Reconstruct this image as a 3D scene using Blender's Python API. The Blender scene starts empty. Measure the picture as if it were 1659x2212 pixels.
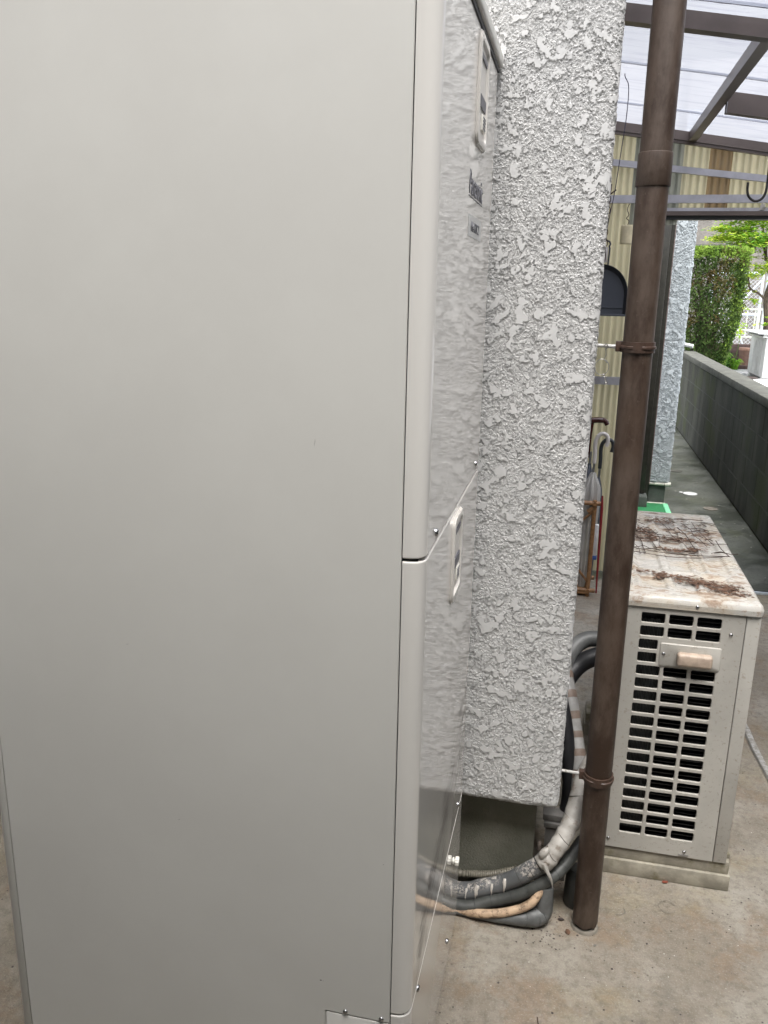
import bpy, bmesh, math, random
from mathutils import Vector, Matrix, noise
random.seed(7)
R = math.radians
scene = bpy.context.scene
col = scene.collection

# ------------------------------------------------------------------ camera
CAM_H = 1.45
yaw, pitch, roll = 0.21813825, 0.26199447, 0.01944362
fwd = Vector((-math.sin(yaw)*math.cos(pitch), math.cos(yaw)*math.cos(pitch), -math.sin(pitch)))
rt = Vector((math.cos(yaw), math.sin(yaw), 0)); up = rt.cross(fwd)
r2 = math.cos(roll)*rt + math.sin(roll)*up
u2 = -math.sin(roll)*rt + math.cos(roll)*up
cd = bpy.data.cameras.new('camera'); cam = bpy.data.objects.new('camera', cd); col.objects.link(cam)
cd.sensor_fit = 'VERTICAL'; cd.sensor_height = 36.0; cd.lens = 36.0*1787.46/2212
cd.clip_start = 0.02; cd.clip_end = 2000
m = Matrix((r2, u2, -fwd)).transposed().to_4x4(); m.translation = Vector((0, 0, CAM_H))
cam.matrix_world = m
scene.camera = cam

# ------------------------------------------------------------------ sky, sun, exposure
SUN_EL, SUN_AZ = 68.0, 165.0        # azimuth clockwise from +Y (the view axis)
w = bpy.data.worlds.new('World'); scene.world = w; w.use_nodes = True
nt = w.node_tree; nt.nodes.clear()
sky = nt.nodes.new('ShaderNodeTexSky'); sky.sky_type = 'NISHITA'; sky.sun_disc = False
sky.sun_elevation = R(SUN_EL); sky.sun_rotation = R(SUN_AZ); sky.dust_density = 3.0; sky.air_density = 1.0
hs = nt.nodes.new('ShaderNodeHueSaturation'); hs.inputs['Saturation'].default_value = 0.22
bg = nt.nodes.new('ShaderNodeBackground'); bg.inputs[1].default_value = 0.15
ow = nt.nodes.new('ShaderNodeOutputWorld')
nt.links.new(sky.outputs[0], hs.inputs['Color']); nt.links.new(hs.outputs[0], bg.inputs[0]); nt.links.new(bg.outputs[0], ow.inputs[0])
sd = bpy.data.lights.new('sun', 'SUN'); sd.energy = .5; sd.angle = R(26); sd.color = (1, 0.985, 0.955)
so = bpy.data.objects.new('sun', sd); col.objects.link(so)
d = Vector((math.sin(R(SUN_AZ))*math.cos(R(SUN_EL)), math.cos(R(SUN_AZ))*math.cos(R(SUN_EL)), math.sin(R(SUN_EL))))
so.rotation_euler = d.to_track_quat('Z', 'Y').to_euler(); so.location = d*20
scene.view_settings.view_transform = 'Standard'; scene.view_settings.look = 'None'
scene.view_settings.exposure = 2.2; scene.view_settings.gamma = 1.0
scene.render.engine = 'CYCLES'
scene.cycles.max_bounces = 10; scene.cycles.diffuse_bounces = 5; scene.cycles.transparent_max_bounces = 12

# ------------------------------------------------------------------ materials
class NT:
    """small helper to write node materials briefly"""
    def __init__(s, name):
        s.m = bpy.data.materials.new(name); s.m.use_nodes = True
        s.t = s.m.node_tree; s.t.nodes.clear()
        s.out = s.n('ShaderNodeOutputMaterial'); s.b = s.n('ShaderNodeBsdfPrincipled')
        s.l(s.b.outputs[0], s.out.inputs[0]); s.co = s.n('ShaderNodeTexCoord').outputs['Object']
    def n(s, k, **kw):
        x = s.t.nodes.new(k)
        for a, v in kw.items(): setattr(x, a, v)
        return x
    def l(s, a, b): s.t.links.new(a, b)
    def mapping(s, sc=(1, 1, 1), loc=(0, 0, 0), rot=(0, 0, 0)):
        x = s.n('ShaderNodeMapping'); s.l(s.co, x.inputs[0])
        x.inputs['Scale'].default_value = sc; x.inputs['Location'].default_value = loc; x.inputs['Rotation'].default_value = rot
        return x.outputs[0]
    def noise(s, scale, detail=3, rough=.5, vec=None, dist=0):
        x = s.n('ShaderNodeTexNoise'); s.l(vec if vec else s.co, x.inputs['Vector'])
        x.inputs['Scale'].default_value = scale; x.inputs['Detail'].default_value = detail
        x.inputs['Roughness'].default_value = rough; x.inputs['Distortion'].default_value = dist
        return x.outputs[0]
    def voro(s, scale, vec=None, feature='F1', rand=1):
        x = s.n('ShaderNodeTexVoronoi', feature=feature); s.l(vec if vec else s.co, x.inputs['Vector'])
        x.inputs['Scale'].default_value = scale; x.inputs['Randomness'].default_value = rand
        return x.outputs['Distance']
    def ramp(s, v, a, b, lo=0., hi=1., smooth=True):
        x = s.n('ShaderNodeMapRange', interpolation_type='SMOOTHSTEP' if smooth else 'LINEAR'); s.l(v, x.inputs[0])
        for i, q in enumerate((a, b, lo, hi)): x.inputs[i+1].default_value = q
        return x.outputs[0]
    def mth(s, op, a, b=0.0):
        x = s.n('ShaderNodeMath', operation=op)
        for i, q in enumerate((a, b)):
            if isinstance(q, (int, float)): x.inputs[i].default_value = q
            else: s.l(q, x.inputs[i])
        return x.outputs[0]
    def mix(s, f, a, b):
        x = s.n('ShaderNodeMix', data_type='RGBA')
        for i, q in ((0, f), (6, a), (7, b)):
            if isinstance(q, (int, float)): x.inputs[i].default_value = q
            elif isinstance(q, tuple): x.inputs[i].default_value = (*q, 1)
            else: s.l(q, x.inputs[i])
        return x.outputs[2]
    def sep(s):
        x = s.n('ShaderNodeSeparateXYZ'); s.l(s.co, x.inputs[0]); return x.outputs
    def bump(s, h, dist=.001, strength=1.0):
        x = s.n('ShaderNodeBump'); s.l(h, x.inputs['Height']); x.inputs['Distance'].default_value = dist
        x.inputs['Strength'].default_value = strength; s.l(x.outputs[0], s.b.inputs['Normal']); return x
    def col(s, c):
        if isinstance(c, tuple): s.b.inputs['Base Color'].default_value = (*c, 1)
        else: s.l(c, s.b.inputs['Base Color'])
    def rough(s, v):
        if isinstance(v, (int, float)): s.b.inputs['Roughness'].default_value = v
        else: s.l(v, s.b.inputs['Roughness'])

M = {}
def plain(name, c, rough=.5, metal=0., var=.12, vs=30, bump=0., bs=200, dirt=None, spec=.5, coat=0.):
    """base colour with blotchy variation, optional grain bump and dirt colour"""
    k = NT(name)
    n = k.noise(vs, 4, .6)
    c2 = tuple(x*(1-var) for x in c); c1 = tuple(min(1, x*(1+var*.6)) for x in c)
    cc = k.mix(k.ramp(n, .35, .65), c2, c1)
    if dirt:
        dn = k.noise(dirt[1], 6, .7)
        cc = k.mix(k.mth('MULTIPLY', k.ramp(dn, dirt[2], dirt[2]+.12), dirt[3]), cc, dirt[0])
    k.col(cc); k.rough(rough); k.b.inputs['Metallic'].default_value = metal
    k.b.inputs['Specular IOR Level'].default_value = spec
    k.b.inputs['Coat Weight'].default_value = coat
    if bump: k.bump(k.noise(bs, 3, .6), bump)
    M[name] = k.m
    return k.m

# enamelled steel of the water heater: satin side, mirror-glossy front
k = NT('satin_enamel'); k.col(k.mix(k.ramp(k.noise(4, 5, .65), .35, .7), (.605, .592, .555), (.628, .616, .578))); k.rough(k.ramp(k.noise(2.2, 6, .7), .35, .68, .30, .42))
k.bump(k.noise(6, 2), .0012, .35); M['satin_enamel'] = k.m
k = NT('gloss_enamel')
sx = k.sep()
streak = k.noise(1.0, 4, .65, k.mapping((1, 190, 9)))
zone = k.mth('MULTIPLY', k.ramp(k.mth('ABSOLUTE', k.mth('SUBTRACT', sx[1], k.mth('ADD', k.mth('MULTIPLY', sx[2], .42), .02+.28))), .045, .012), 1.0)
k.col((.68, .655, .615)); k.rough(.055)
k.b.inputs['Specular IOR Level'].default_value = .6; k.b.inputs['Coat Weight'].default_value = .25; k.b.inputs['Coat Roughness'].default_value = .03
k.bump(k.noise(5, 1), .0004, .2); M['gloss_enamel'] = k.m
plain('handle_plastic', (.60, .57, .53), .3, var=.03)
plain('screw_steel', (.45, .45, .46), .25, 1.0, var=.1)
plain('seam_dark', (.02, .02, .025), .6)
plain('ink_grey', (.10, .10, .12), .4)
plain('label_film', (.50, .50, .49), .35, var=.02)
plain('barcode_white', (.7, .68, .62), .4, var=.02)
plain('chip_dark', (.06, .05, .04), .5)
plain('scratch_streak', (.16, .15, .14), .9, spec=.0)

# trowelled stucco: flat islands on a crumbly ground, really displaced
def stucco(name, base, amp=1.0, fs=1.0, disp=True, thr=.542, pitk=.94):
    k = NT(name); k.co = k.mapping((1, 1, 1), (.37, .21, .13), (.41, .73, .29))
    wv = k.n('ShaderNodeVectorMath', operation='ADD'); k.l(k.co, wv.inputs[0])
    nz = k.n('ShaderNodeTexNoise'); k.l(k.co, nz.inputs['Vector']); nz.inputs['Scale'].default_value = 150*fs; nz.inputs['Detail'].default_value = 5; nz.inputs['Roughness'].default_value = .65
    sc = k.n('ShaderNodeVectorMath', operation='SCALE'); k.l(nz.outputs['Color'], sc.inputs[0]); sc.inputs['Scale'].default_value = .014/fs
    k.l(sc.outputs[0], wv.inputs[1])
    isl = k.noise(40*fs, 4, .6, wv.outputs[0])
    isl2 = k.ramp(isl, thr, thr+.022)
    lump = k.ramp(k.voro(165*fs, wv.outputs[0]), .05, .75)     # crumbs of mortar, rounded lumps with crevices between
    crumb = k.ramp(k.voro(340*fs, wv.outputs[0]), .05, .8)
    grain = k.noise(330*fs, 4, .7)                            # sand
    cr = k.mth('ADD', k.mth('ADD', k.mth('MULTIPLY', lump, -2.3), k.mth('MULTIPLY', grain, 2.6)), k.mth('MULTIPLY', crumb, -1.3))
    cr = k.mth('ADD', cr, k.mth('MULTIPLY', k.noise(60*fs, 3, .6), 2.2))
    crh = k.mth('MULTIPLY', k.mth('SUBTRACT', cr, 1.30), .00092*amp/fs)
    flat = k.mth('ADD', k.mth('MULTIPLY', k.noise(26*fs, 3), .0016*amp), k.mth('MULTIPLY', grain, .0003))
    mh = k.n('ShaderNodeMix', data_type='FLOAT'); k.l(isl2, mh.inputs[0]); k.l(crh, mh.inputs[2]); k.l(flat, mh.inputs[3])
    h = k.mth('MINIMUM', mh.outputs[0], flat)
    c = k.mix(k.noise(5, 4, .6), tuple(x*.93 for x in base), base)
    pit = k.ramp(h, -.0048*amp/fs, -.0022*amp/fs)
    c = k.mix(pit, (base[0]*pitk, base[1]*pitk*.985, base[2]*pitk*.96), c)    # deep pits tinted darker: crevice shade put into the colour
    k.col(c); k.rough(1.0); k.b.inputs['Specular IOR Level'].default_value = .02
    if disp:
        dn = k.n('ShaderNodeDisplacement'); k.l(h, dn.inputs['Height']); dn.inputs['Midlevel'].default_value = 0; dn.inputs['Scale'].default_value = 1
        k.l(dn.outputs[0], k.out.inputs['Displacement']); k.m.displacement_method = 'BOTH'
    else: k.bump(h, 1.0, 1.0)
    M[name] = k.m
stucco('stucco_white', (.56, .553, .54), 1.0, 1.12)
stucco('stucco_pale', (.50, .54, .56), 2.1, .62, thr=.56, pitk=.88)
k = NT('foundation_mortar')
n = k.noise(170, 5, .7); k.col(k.mix(k.ramp(k.noise(9, 4, .6), .35, .7), (.16, .158, .12), (.235, .23, .185))); k.rough(.9); k.bump(n, .006, 1.0)
M['foundation_mortar'] = k.m

# concrete slab with stains and exposed aggregate
def concrete(name, a, b, brown, yellow, dark, rough=.8, wet=False, br=.5):
    k = NT(name)
    c = k.mix(k.ramp(k.noise(2.2, 7, .68), .40, .60), a, b)
    c = k.mix(k.mth('MULTIPLY', k.ramp(k.noise(4.6, 8, .72, k.mapping((1, 1, 1), (3.1, 7.7, 0))), .49, .62), br), c, brown)
    c = k.mix(k.mth('MULTIPLY', k.ramp(k.noise(3.4, 8, .7, k.mapping((1, 1, 1), (9.1, 2.7, 0))), .52, .66), .35), c, yellow)
    c = k.mix(k.mth('MULTIPLY', k.ramp(k.noise(3.9, 8, .72, k.mapping((1, 1, 1), (5.3, 12.4, 0))), .55, .68), .6), c, (a[0]*.55, a[1]*.6, a[2]*.68))
    c = k.mix(k.mth('MULTIPLY', k.ramp(k.noise(48, 7, .78), .44, .66), .55), c, tuple(x*.52 for x in a))
    c = k.mix(k.mth('MULTIPLY', k.ramp(k.noise(210, 3, .7), .54, .70), .35), c, tuple(min(1, x*1.5) for x in b))
    pits = k.mth('MULTIPLY', k.ramp(k.voro(55), .16, .08), k.ramp(k.noise(7, 4), .48, .58))
    c = k.mix(k.mth('MULTIPLY', pits, .85), c, dark)
    k.col(c)
    if wet: k.rough(k.ramp(k.noise(2.2, 5, .6), .4, .62, .28, .62))
    else: k.rough(rough)
    hh = k.mth('SUBTRACT', k.mth('ADD', k.noise(190, 4, .7), k.mth('MULTIPLY', k.noise(22, 4, .6), 1.2)), k.mth('MULTIPLY', pits, .6))
    k.bump(hh, .0035 if not wet else .002, .8)
    M[name] = k.m
concrete('concrete_slab', (.20, .172, .135), (.290, .265, .222), (.185, .120, .070), (.240, .205, .120), (.028, .022, .018), br=.55)
concrete('concrete_path', (.06, .066, .052), (.12, .125, .105), (.05, .06, .03), (.07, .075, .03), (.02, .02, .02), wet=True)
k = NT('gravel'); v = k.voro(16); k.col(k.mix(k.ramp(v, .0, .45), (.75, .74, .74), (.30, .30, .31))); k.rough(.8); k.bump(v, -.04, 1.); M['gravel'] = k.m
k = NT('garden_soil'); k.col(k.mix(k.noise(6, 5), (.06, .05, .035), (.11, .12, .06))); k.rough(.9); M['garden_soil'] = k.m
k = NT('salt_residue'); k.col(k.mix(k.ramp(k.noise(60, 5, .7), .4, .6), (.22, .205, .18), (.36, .35, .33))); k.rough(.8); k.bump(k.noise(150, 4, .7), .002); M['salt_residue'] = k.m

# weathered brown PVC
k = NT('brown_pvc')
c = k.mix(k.ramp(k.noise(9, 7, .72, k.mapping((1, 1, .35))), .40, .62), (.027, .014, .008), (.080, .057, .043))
c = k.mix(k.mth('MULTIPLY', k.ramp(k.noise(3, 4, .6), .5, .66), .6), c, (.040, .019, .009))
c = k.mix(k.mth('MULTIPLY', k.ramp(k.noise(120, 4, .7), .62, .72), .4), c, (.13, .105, .085))
k.col(c); k.rough(.5); k.bump(k.noise(60, 3), .0006); M['brown_pvc'] = k.m
plain('brown_clip', (.052, .030, .021), .45, var=.25, vs=60)
plain('white_rod', (.45, .44, .42), .5, var=.3, vs=90, dirt=((.12, .10, .07), 60, .5, .8))

# outdoor unit
def acpaint(name, top=False):
    k = NT(name)
    base = (.42, .40, .36) if not top else (.43, .41, .375)
    c = k.mix(k.ramp(k.noise(5, 5, .6), .4, .65), tuple(x*.86 for x in base), base)
    c = k.mix(k.mth('MULTIPLY', k.ramp(k.noise(110, 6, .75), .56, .66), .5), c, (.20, .165, .12))
    if top:
        s1 = k.noise(1, 7, .72, k.mapping((7, 13, 6), (4.2, .6, 0)))
        c = k.mix(k.mth('MULTIPLY', k.ramp(k.noise(1, 5, .6, k.mapping((9, 9, 9))), .45, .60), .5), c, (.38, .31, .22))
        c = k.mix(k.ramp(s1, .53, .60, 0, .75), c, (.19, .115, .065))
        c = k.mix(k.ramp(s1, .60, .67, 0, .9), c, (.045, .025, .016))
        r = k.ramp(s1, .46, .56, .22, .8); k.rough(r)
        k.bump(k.noise(60, 5, .7), .0012, .7)
    else: k.rough(.5); k.bump(k.noise(40, 2), .0003)
    k.col(c); M[name] = k.m
acpaint('unit_paint'); acpaint('unit_lid', True)
plain('unit_knob', (.42, .33, .26), .5, var=.15, vs=70)
plain('fin_dark', (.006, .006, .007), .35, var=.3)
plain('fin_grey', (.035, .038, .036), .5, var=.5, vs=25)
plain('mount_block', (.30, .275, .22), .7, var=.25, vs=18, bump=.0006, dirt=((.15, .13, .07), 7, .52, .8))
plain('twig_brown', (.05, .027, .018), .8, var=.4, vs=80)
plain('leaf_brown', (.12, .062, .035), .7, var=.4, vs=60)
plain('leaf_red', (.18, .04, .02), .6, var=.3)
plain('pebble_dark', (.05, .035, .03), .6, var=.3)
plain('pebble_pale', (.5, .48, .44), .6, var=.2)

# pipes and hoses
k = NT('lagging_grey')
sx = k.sep()
n1 = k.noise(95, 6, .78); patch = k.noise(13, 3, .6)
drip = k.noise(1, 3, .6, k.mapping((75, 30, 9)))
c = k.mix(k.ramp(k.noise(14, 4), .35, .7), (.085, .088, .09), (.16, .165, .17))
pt = k.mth('MULTIPLY', k.mth('MULTIPLY', k.ramp(n1, .50, .54), k.ramp(patch, .40, .50)), k.ramp(k.mth('SUBTRACT', sx[2], k.mth('MULTIPLY', k.mth('ADD', sx[0], .13), .5)), .030, .046))
c = k.mix(pt, c, (.46, .425, .385)); k.col(c); k.rough(.4)
k.bump(k.mth('ADD', k.noise(30, 4), pt), .0014); M['lagging_grey'] = k.m
plain('paint_cream', (.46, .425, .385), .5, var=.06)
plain('lagging_dark', (.052, .054, .05), .5, var=.3, vs=20, bump=.0008, bs=60)
plain('lagging_mid', (.10, .102, .10), .5, var=.25, vs=25, bump=.0008, bs=60, dirt=((.3, .29, .28), 60, .60, .6))
plain('hose_cream', (.42, .30, .20), .6, var=.2, vs=30, bump=.001, bs=90, dirt=((.12, .075, .045), 50, .48, .8))
plain('lagging_white', (.36, .34, .31), .5, var=.15, vs=20, bump=.001, bs=60, dirt=((.16, .12, .09), 30, .52, .7))
plain('rubber_black', (.012, .012, .014), .5, var=.2)
plain('hose_ribbed', (.17, .155, .12), .5, var=.2)
plain('tape_brown', (.17, .125, .10), .6, var=.2, vs=40)
plain('tape_grey', (.25, .245, .235), .5, var=.15, vs=40)
plain('slate_plastic', (.10, .105, .11), .5, var=.2)
plain('duct_grey', (.20, .19, .18), .6, var=.25, vs=20, bump=.0008)
plain('rubble', (.16, .13, .11), .9, var=.5, vs=40, bump=.006, bs=70)

# canopy
plain('bronze_aluminium', (.125, .098, .086), .38, .3, var=.12, vs=8)
plain('pale_aluminium', (.42, .41, .44), .4, .4, var=.12, vs=12, dirt=((.22, .2, .2), 10, .56, .5))
plain('black_rubber_trim', (.012, .014, .013), .4)
def sheet_mat(name, c, tr, stripes=None, dirty=False, darkc=None):
    k = NT(name); k.t.nodes.remove(k.b)
    cc = c
    if stripes:
        n = k.noise(1, 4, .7, k.mapping(stripes)); cc = k.mix(k.ramp(n, .45, .72), c, darkc)
    mixs = []
    tl = k.n('ShaderNodeBsdfTranslucent'); df = k.n('ShaderNodeBsdfDiffuse'); tp = k.n('ShaderNodeBsdfTransparent'); gl = k.n('ShaderNodeBsdfGlossy'); gl.inputs['Roughness'].default_value = .25
    for x in (tl, df, tp):
        if isinstance(cc, tuple): x.inputs[0].default_value = (*cc, 1)
        else: k.l(cc, x.inputs[0])
    def ms(f, a, b):
        x = k.n('ShaderNodeMixShader'); x.inputs[0].default_value = f; k.l(a, x.inputs[1]); k.l(b, x.inputs[2]); return x.outputs[0]
    s = ms(.28, tl.outputs[0], df.outputs[0]); s = ms(tr, s, tp.outputs[0]); s = ms(.04, s, gl.outputs[0])
    k.l(s, k.out.inputs[0]); M[name] = k.m
sheet_mat('polycarbonate_clear', (.50, .515, .56), .45, (3, 26, 3), darkc=(.42, .43, .49))
sheet_mat('corrugated_yellow', (.78, .70, .47), .05, (30, 1, .6), darkc=(.58, .52, .35))
sheet_mat('corrugated_brown', (.34, .24, .13), .04, (30, 1, .6), darkc=(.27, .19, .10))
sheet_mat('corrugated_grey', (.34, .34, .28), .04, (30, 1, .6), darkc=(.25, .26, .22))
plain('joint_dirt', (.30, .27, .36), .6, var=.4, vs=40)

# things behind
k = NT('glass_black'); k.col((.006, .008, .008)); k.rough(.12); k.b.inputs['Specular IOR Level'].default_value = .15; M['glass_black'] = k.m
plain('bronze_frame', (.030, .028, .022), .35, .2, var=.2)
plain('frame_brown', (.16, .12, .11), .5, var=.2)
plain('base_greengrey', (.075, .085, .075), .8, var=.2, vs=12, bump=.002, bs=150)
plain('drip_white', (.55, .55, .48), .5, var=.3, vs=30, dirt=((.10, .08, .04), 40, .55, .8))
k = NT('block_concrete')
c = k.mix(k.ramp(k.noise(1, 5, .6, k.mapping((4, 4, 1.2))), .38, .66), (.026, .027, .020), (.065, .066, .052))
c = k.mix(k.mth('MULTIPLY', k.ramp(k.noise(2.2, 4), .5, .65), .7), c, (.045, .055, .018))
k.col(c); k.rough(.85); k.bump(k.noise(120, 4, .7), .004); M['block_concrete'] = k.m
plain('coping_concrete', (.095, .095, .08), .85, var=.25, vs=12, bump=.003, bs=120)
plain('mortar_joint', (.085, .088, .078), .9, var=.3)
k = NT('retaining_concrete'); c = k.mix(k.ramp(k.noise(1, 6, .65, k.mapping((1.3, 1.3, .5))), .35, .68), (.13, .12, .105), (.24, .22, .20)); k.col(c); k.rough(.9); k.bump(k.noise(30, 5, .7), .02); M['retaining_concrete'] = k.m
plain('galvanised', (.62, .68, .72), .35, .3, var=.1)
plain('railing_cream', (.66, .68, .60), .5, var=.1)
plain('wire_grey', (.55, .57, .60), .4, .4, var=.1)
plain('mat_green', (.025, .20, .07), .7, var=.2, vs=90, bump=.003, bs=160)
plain('mat_edge', (.22, .66, .36), .6, var=.1)
plain('mat_cream', (.60, .62, .52), .6, var=.2)
plain('white_plastic', (.75, .75, .74), .35, var=.06)
plain('white_cover', (.82, .83, .84), .4, var=.04)
plain('grille_pale', (.62, .62, .60), .5, var=.06)
plain('logo_blue', (.03, .08, .25), .4)
plain('pot_teal', (.05, .16, .14), .5, var=.15)
plain('pot_rim', (.22, .36, .27), .5, var=.15)
plain('pot_brown', (.14, .075, .055), .6, var=.15)
plain('pot_brown_rim', (.30, .17, .12), .6, var=.15)
plain('timber_dark', (.06, .035, .03), .8, var=.3)
plain('stone_mossy', (.13, .12, .07), .9, var=.4, vs=12, bump=.01, bs=40)
plain('brick_old', (.16, .09, .05), .9, var=.4, vs=12, bump=.01, bs=40)
plain('sheet_white', (.72, .71, .70), .4, var=.1)
plain('bark', (.10, .075, .055), .9, var=.4, vs=20, bump=.005, bs=60)
def leafmat(name, a, b, sc=3):
    k = NT(name); k.t.nodes.remove(k.b)
    c = k.mix(k.ramp(k.noise(sc, 4, .6), .38, .62), a, b)
    df = k.n('ShaderNodeBsdfDiffuse'); tl = k.n('ShaderNodeBsdfTranslucent'); k.l(c, df.inputs[0]); k.l(c, tl.inputs[0])
    x = k.n('ShaderNodeMixShader'); x.inputs[0].default_value = .4; k.l(df.outputs[0], x.inputs[1]); k.l(tl.outputs[0], x.inputs[2]); k.l(x.outputs[0], k.out.inputs[0])
    M[name] = k.m
leafmat('hedge_leaf', (.045, .078, .026), (.10, .150, .044), 7)
leafmat('hedge_brown', (.10, .075, .03), (.13, .13, .05), 7)
leafmat('hedge_tip', (.17, .28, .05), (.26, .38, .07), 7)
leafmat('tree_leaf', (.14, .33, .04), (.42, .60, .08), 2.5)
leafmat('tree_leaf_yellow', (.42, .55, .07), (.60, .66, .12), 4)
leafmat('plant_leaf', (.05, .14, .03), (.16, .28, .06), 9)
plain('flower_yellow', (.75, .55, .03), .6)
plain('rattan', (.27, .14, .06), .45, var=.25, vs=60)
plain('cane_wood', (.045, .010, .008), .25, var=.2)
plain('umbrella_grey', (.030, .034, .037), .4, var=.1)
plain('handle_white', (.56, .52, .49), .35, var=.06)
plain('tag_teal', (.06, .20, .24), .5)
plain('ferrule_steel', (.35, .35, .35), .3, .8)
k = NT('umbrella_vinyl'); k.col(k.mix(k.noise(14, 4), (.40, .38, .35), (.62, .60, .56))); k.rough(.3); k.b.inputs['Transmission Weight'].default_value = .0; k.b.inputs['Alpha'].default_value = .72; M['umbrella_vinyl'] = k.m
plain('umbrella_slate', (.09, .10, .12), .5, var=.3)
plain('umbrella_red', (.20, .014, .018), .5, var=.1)
plain('bottle_blue', (.06, .12, .35), .4)
plain('pan_black', (.030, .033, .040), .42, var=.06, vs=6)
plain('pan_flat', (.060, .065, .080), .5, var=.06, vs=6)
plain('rust_iron', (.055, .028, .020), .7, .3, var=.4, vs=120)
plain('iron_dark', (.05, .045, .042), .5, .4, var=.3, vs=60)
plain('lantern_cream', (.62, .54, .36), .7, var=.1)
plain('cable_purple', (.020, .014, .040), .4)
plain('steel_wire', (.35, .34, .32), .4, .7, var=.2)
plain('cobweb', (.45, .42, .38), .8, var=.2)
plain('rear_wall', (.19, .195, .175), .85, var=.15, vs=3, bump=.003, bs=60)
plain('blue_chip', (.05, .08, .45), .5)
plain('stain_dark', (.13, .12, .105), .85, var=.25, vs=40)
plain('stain_dim', (.19, .17, .14), .85, var=.25, vs=40)

# ------------------------------------------------------------------ geometry helpers
class G:
    """collects shapes (world metres) and links them as ONE mesh"""
    def __init__(s): s.v = []; s.f = []
    def add(s, vs, fs):
        o = len(s.v); s.v += [tuple(x) for x in vs]; s.f += [tuple(i+o for i in q) for q in fs]; return s
    def box(s, x0, x1, y0, y1, z0, z1, bev=0, seg=2, mat=None):
        if bev <= 0 and mat is None:
            vs = [(x, y, z) for x in (x0, x1) for y in (y0, y1) for z in (z0, z1)]
            return s.add(vs, [(0, 1, 3, 2), (4, 6, 7, 5), (0, 4, 5, 1), (2, 3, 7, 6), (0, 2, 6, 4), (1, 5, 7, 3)])
        bm = bmesh.new(); bmesh.ops.create_cube(bm, size=1)
        for q in bm.verts: q.co = Vector(((x0+x1)/2+q.co.x*(x1-x0), (y0+y1)/2+q.co.y*(y1-y0), (z0+z1)/2+q.co.z*(z1-z0)))
        if bev > 0: bmesh.ops.bevel(bm, geom=bm.edges[:], offset=bev, segments=seg, profile=.5, affect='EDGES')
        if mat is not None: bm.transform(mat)
        bm.verts.index_update(); s.add([q.co for q in bm.verts], [[q.index for q in f.verts] for f in bm.faces]); bm.free(); return s
    def tube(s, pts, r, n=12, caps=True, closed=False):
        pts = [Vector(p) for p in pts]; L = len(pts)
        rr = (list(r)+[r[-1]]*max(0, L-len(r)))[:L] if isinstance(r, (list, tuple)) else [r]*L
        vs = []; fs = []; ref = None
        for i, p in enumerate(pts):
            a = pts[i-1] if (i > 0 or closed) else p; b = pts[(i+1) % L] if (i < L-1 or closed) else p
            t = (b-a).normalized() if (b-a).length > 1e-9 else Vector((0, 0, 1))
            if ref is None: ref = t.orthogonal().normalized()
            ref = (ref-t*ref.dot(t)); ref = ref.normalized() if ref.length > 1e-6 else t.orthogonal().normalized()
            bi = t.cross(ref)
            for j in range(n):
                q = 2*math.pi*j/n; vs.append(p+(ref*math.cos(q)+bi*math.sin(q))*rr[i])
        for i in range(L if closed else L-1):
            k2 = (i+1) % L
            for j in range(n): fs.append((i*n+j, i*n+(j+1) % n, k2*n+(j+1) % n, k2*n+j))
        if caps and not closed: fs.append(tuple(reversed(range(n)))); fs.append(tuple(range((L-1)*n, L*n)))
        return s.add(vs, fs)
    def prism(s, poly, z0, z1, axis='z'):
        n = len(poly)
        def P(a, b, c): return {'z': (a, b, c), 'y': (a, c, b), 'x': (c, a, b)}[axis]
        vs = [P(a, b, z0) for a, b in poly]+[P(a, b, z1) for a, b in poly]
        return s.add(vs, [tuple(range(n)), tuple(reversed(range(n, 2*n)))]+[(i, (i+1) % n, n+(i+1) % n, n+i) for i in range(n)])
    def dome(s, c, axis, r, h, n=12):
        """screw head: a shallow dome on a washer, standing along axis"""
        c = Vector(c); ax = Vector(axis).normalized(); a = ax.orthogonal().normalized(); b = ax.cross(a); rings = []
        prof = [(r, 0), (r, h*.35), (r*.86, h*.72), (r*.5, h*.95), (r*.22, h*1.0), (r*.18, h*.75)]
        vs = []
        for q, hh in prof:
            for j in range(n):
                t = 2*math.pi*j/n; vs.append(c+(a*math.cos(t)+b*math.sin(t))*q+ax*hh)
        fs = [(i*n+j, i*n+(j+1) % n, (i+1)*n+(j+1) % n, (i+1)*n+j) for i in range(len(prof)-1) for j in range(n)]
        fs.append(tuple(range((len(prof)-1)*n, len(prof)*n)))
        return s.add(vs, fs)
    def leaf(s, p, u, v):
        p = Vector(p); return s.add([p-u, p+v, p+u, p-v], [(0, 1, 2, 3)])
    def build(s, name, mat, parent=None, smooth=True, origin=None, recalc=True, angle=40):
        o0 = Vector(origin) if origin is not None else (Vector(parent['_o']) if parent is not None else Vector((0, 0, 0)))
        me = bpy.data.meshes.new(name); me.from_pydata([tuple(Vector(q)-o0) for q in s.v], [], s.f)
        if recalc:
            bm = bmesh.new(); bm.from_mesh(me); bmesh.ops.recalc_face_normals(bm, faces=bm.faces[:]); bm.to_mesh(me); bm.free()
        ms = mat if isinstance(mat, list) else [mat]
        for q in ms: me.materials.append(M[q])
        if smooth:
            me.shade_smooth()
            me.set_sharp_from_angle(angle=R(angle))
        me.update()
        o = bpy.data.objects.new(name, me); col.objects.link(o)
        if parent is not None: o.parent = parent
        else: o.location = o0
        o['_o'] = tuple(o0)
        return o

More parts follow.
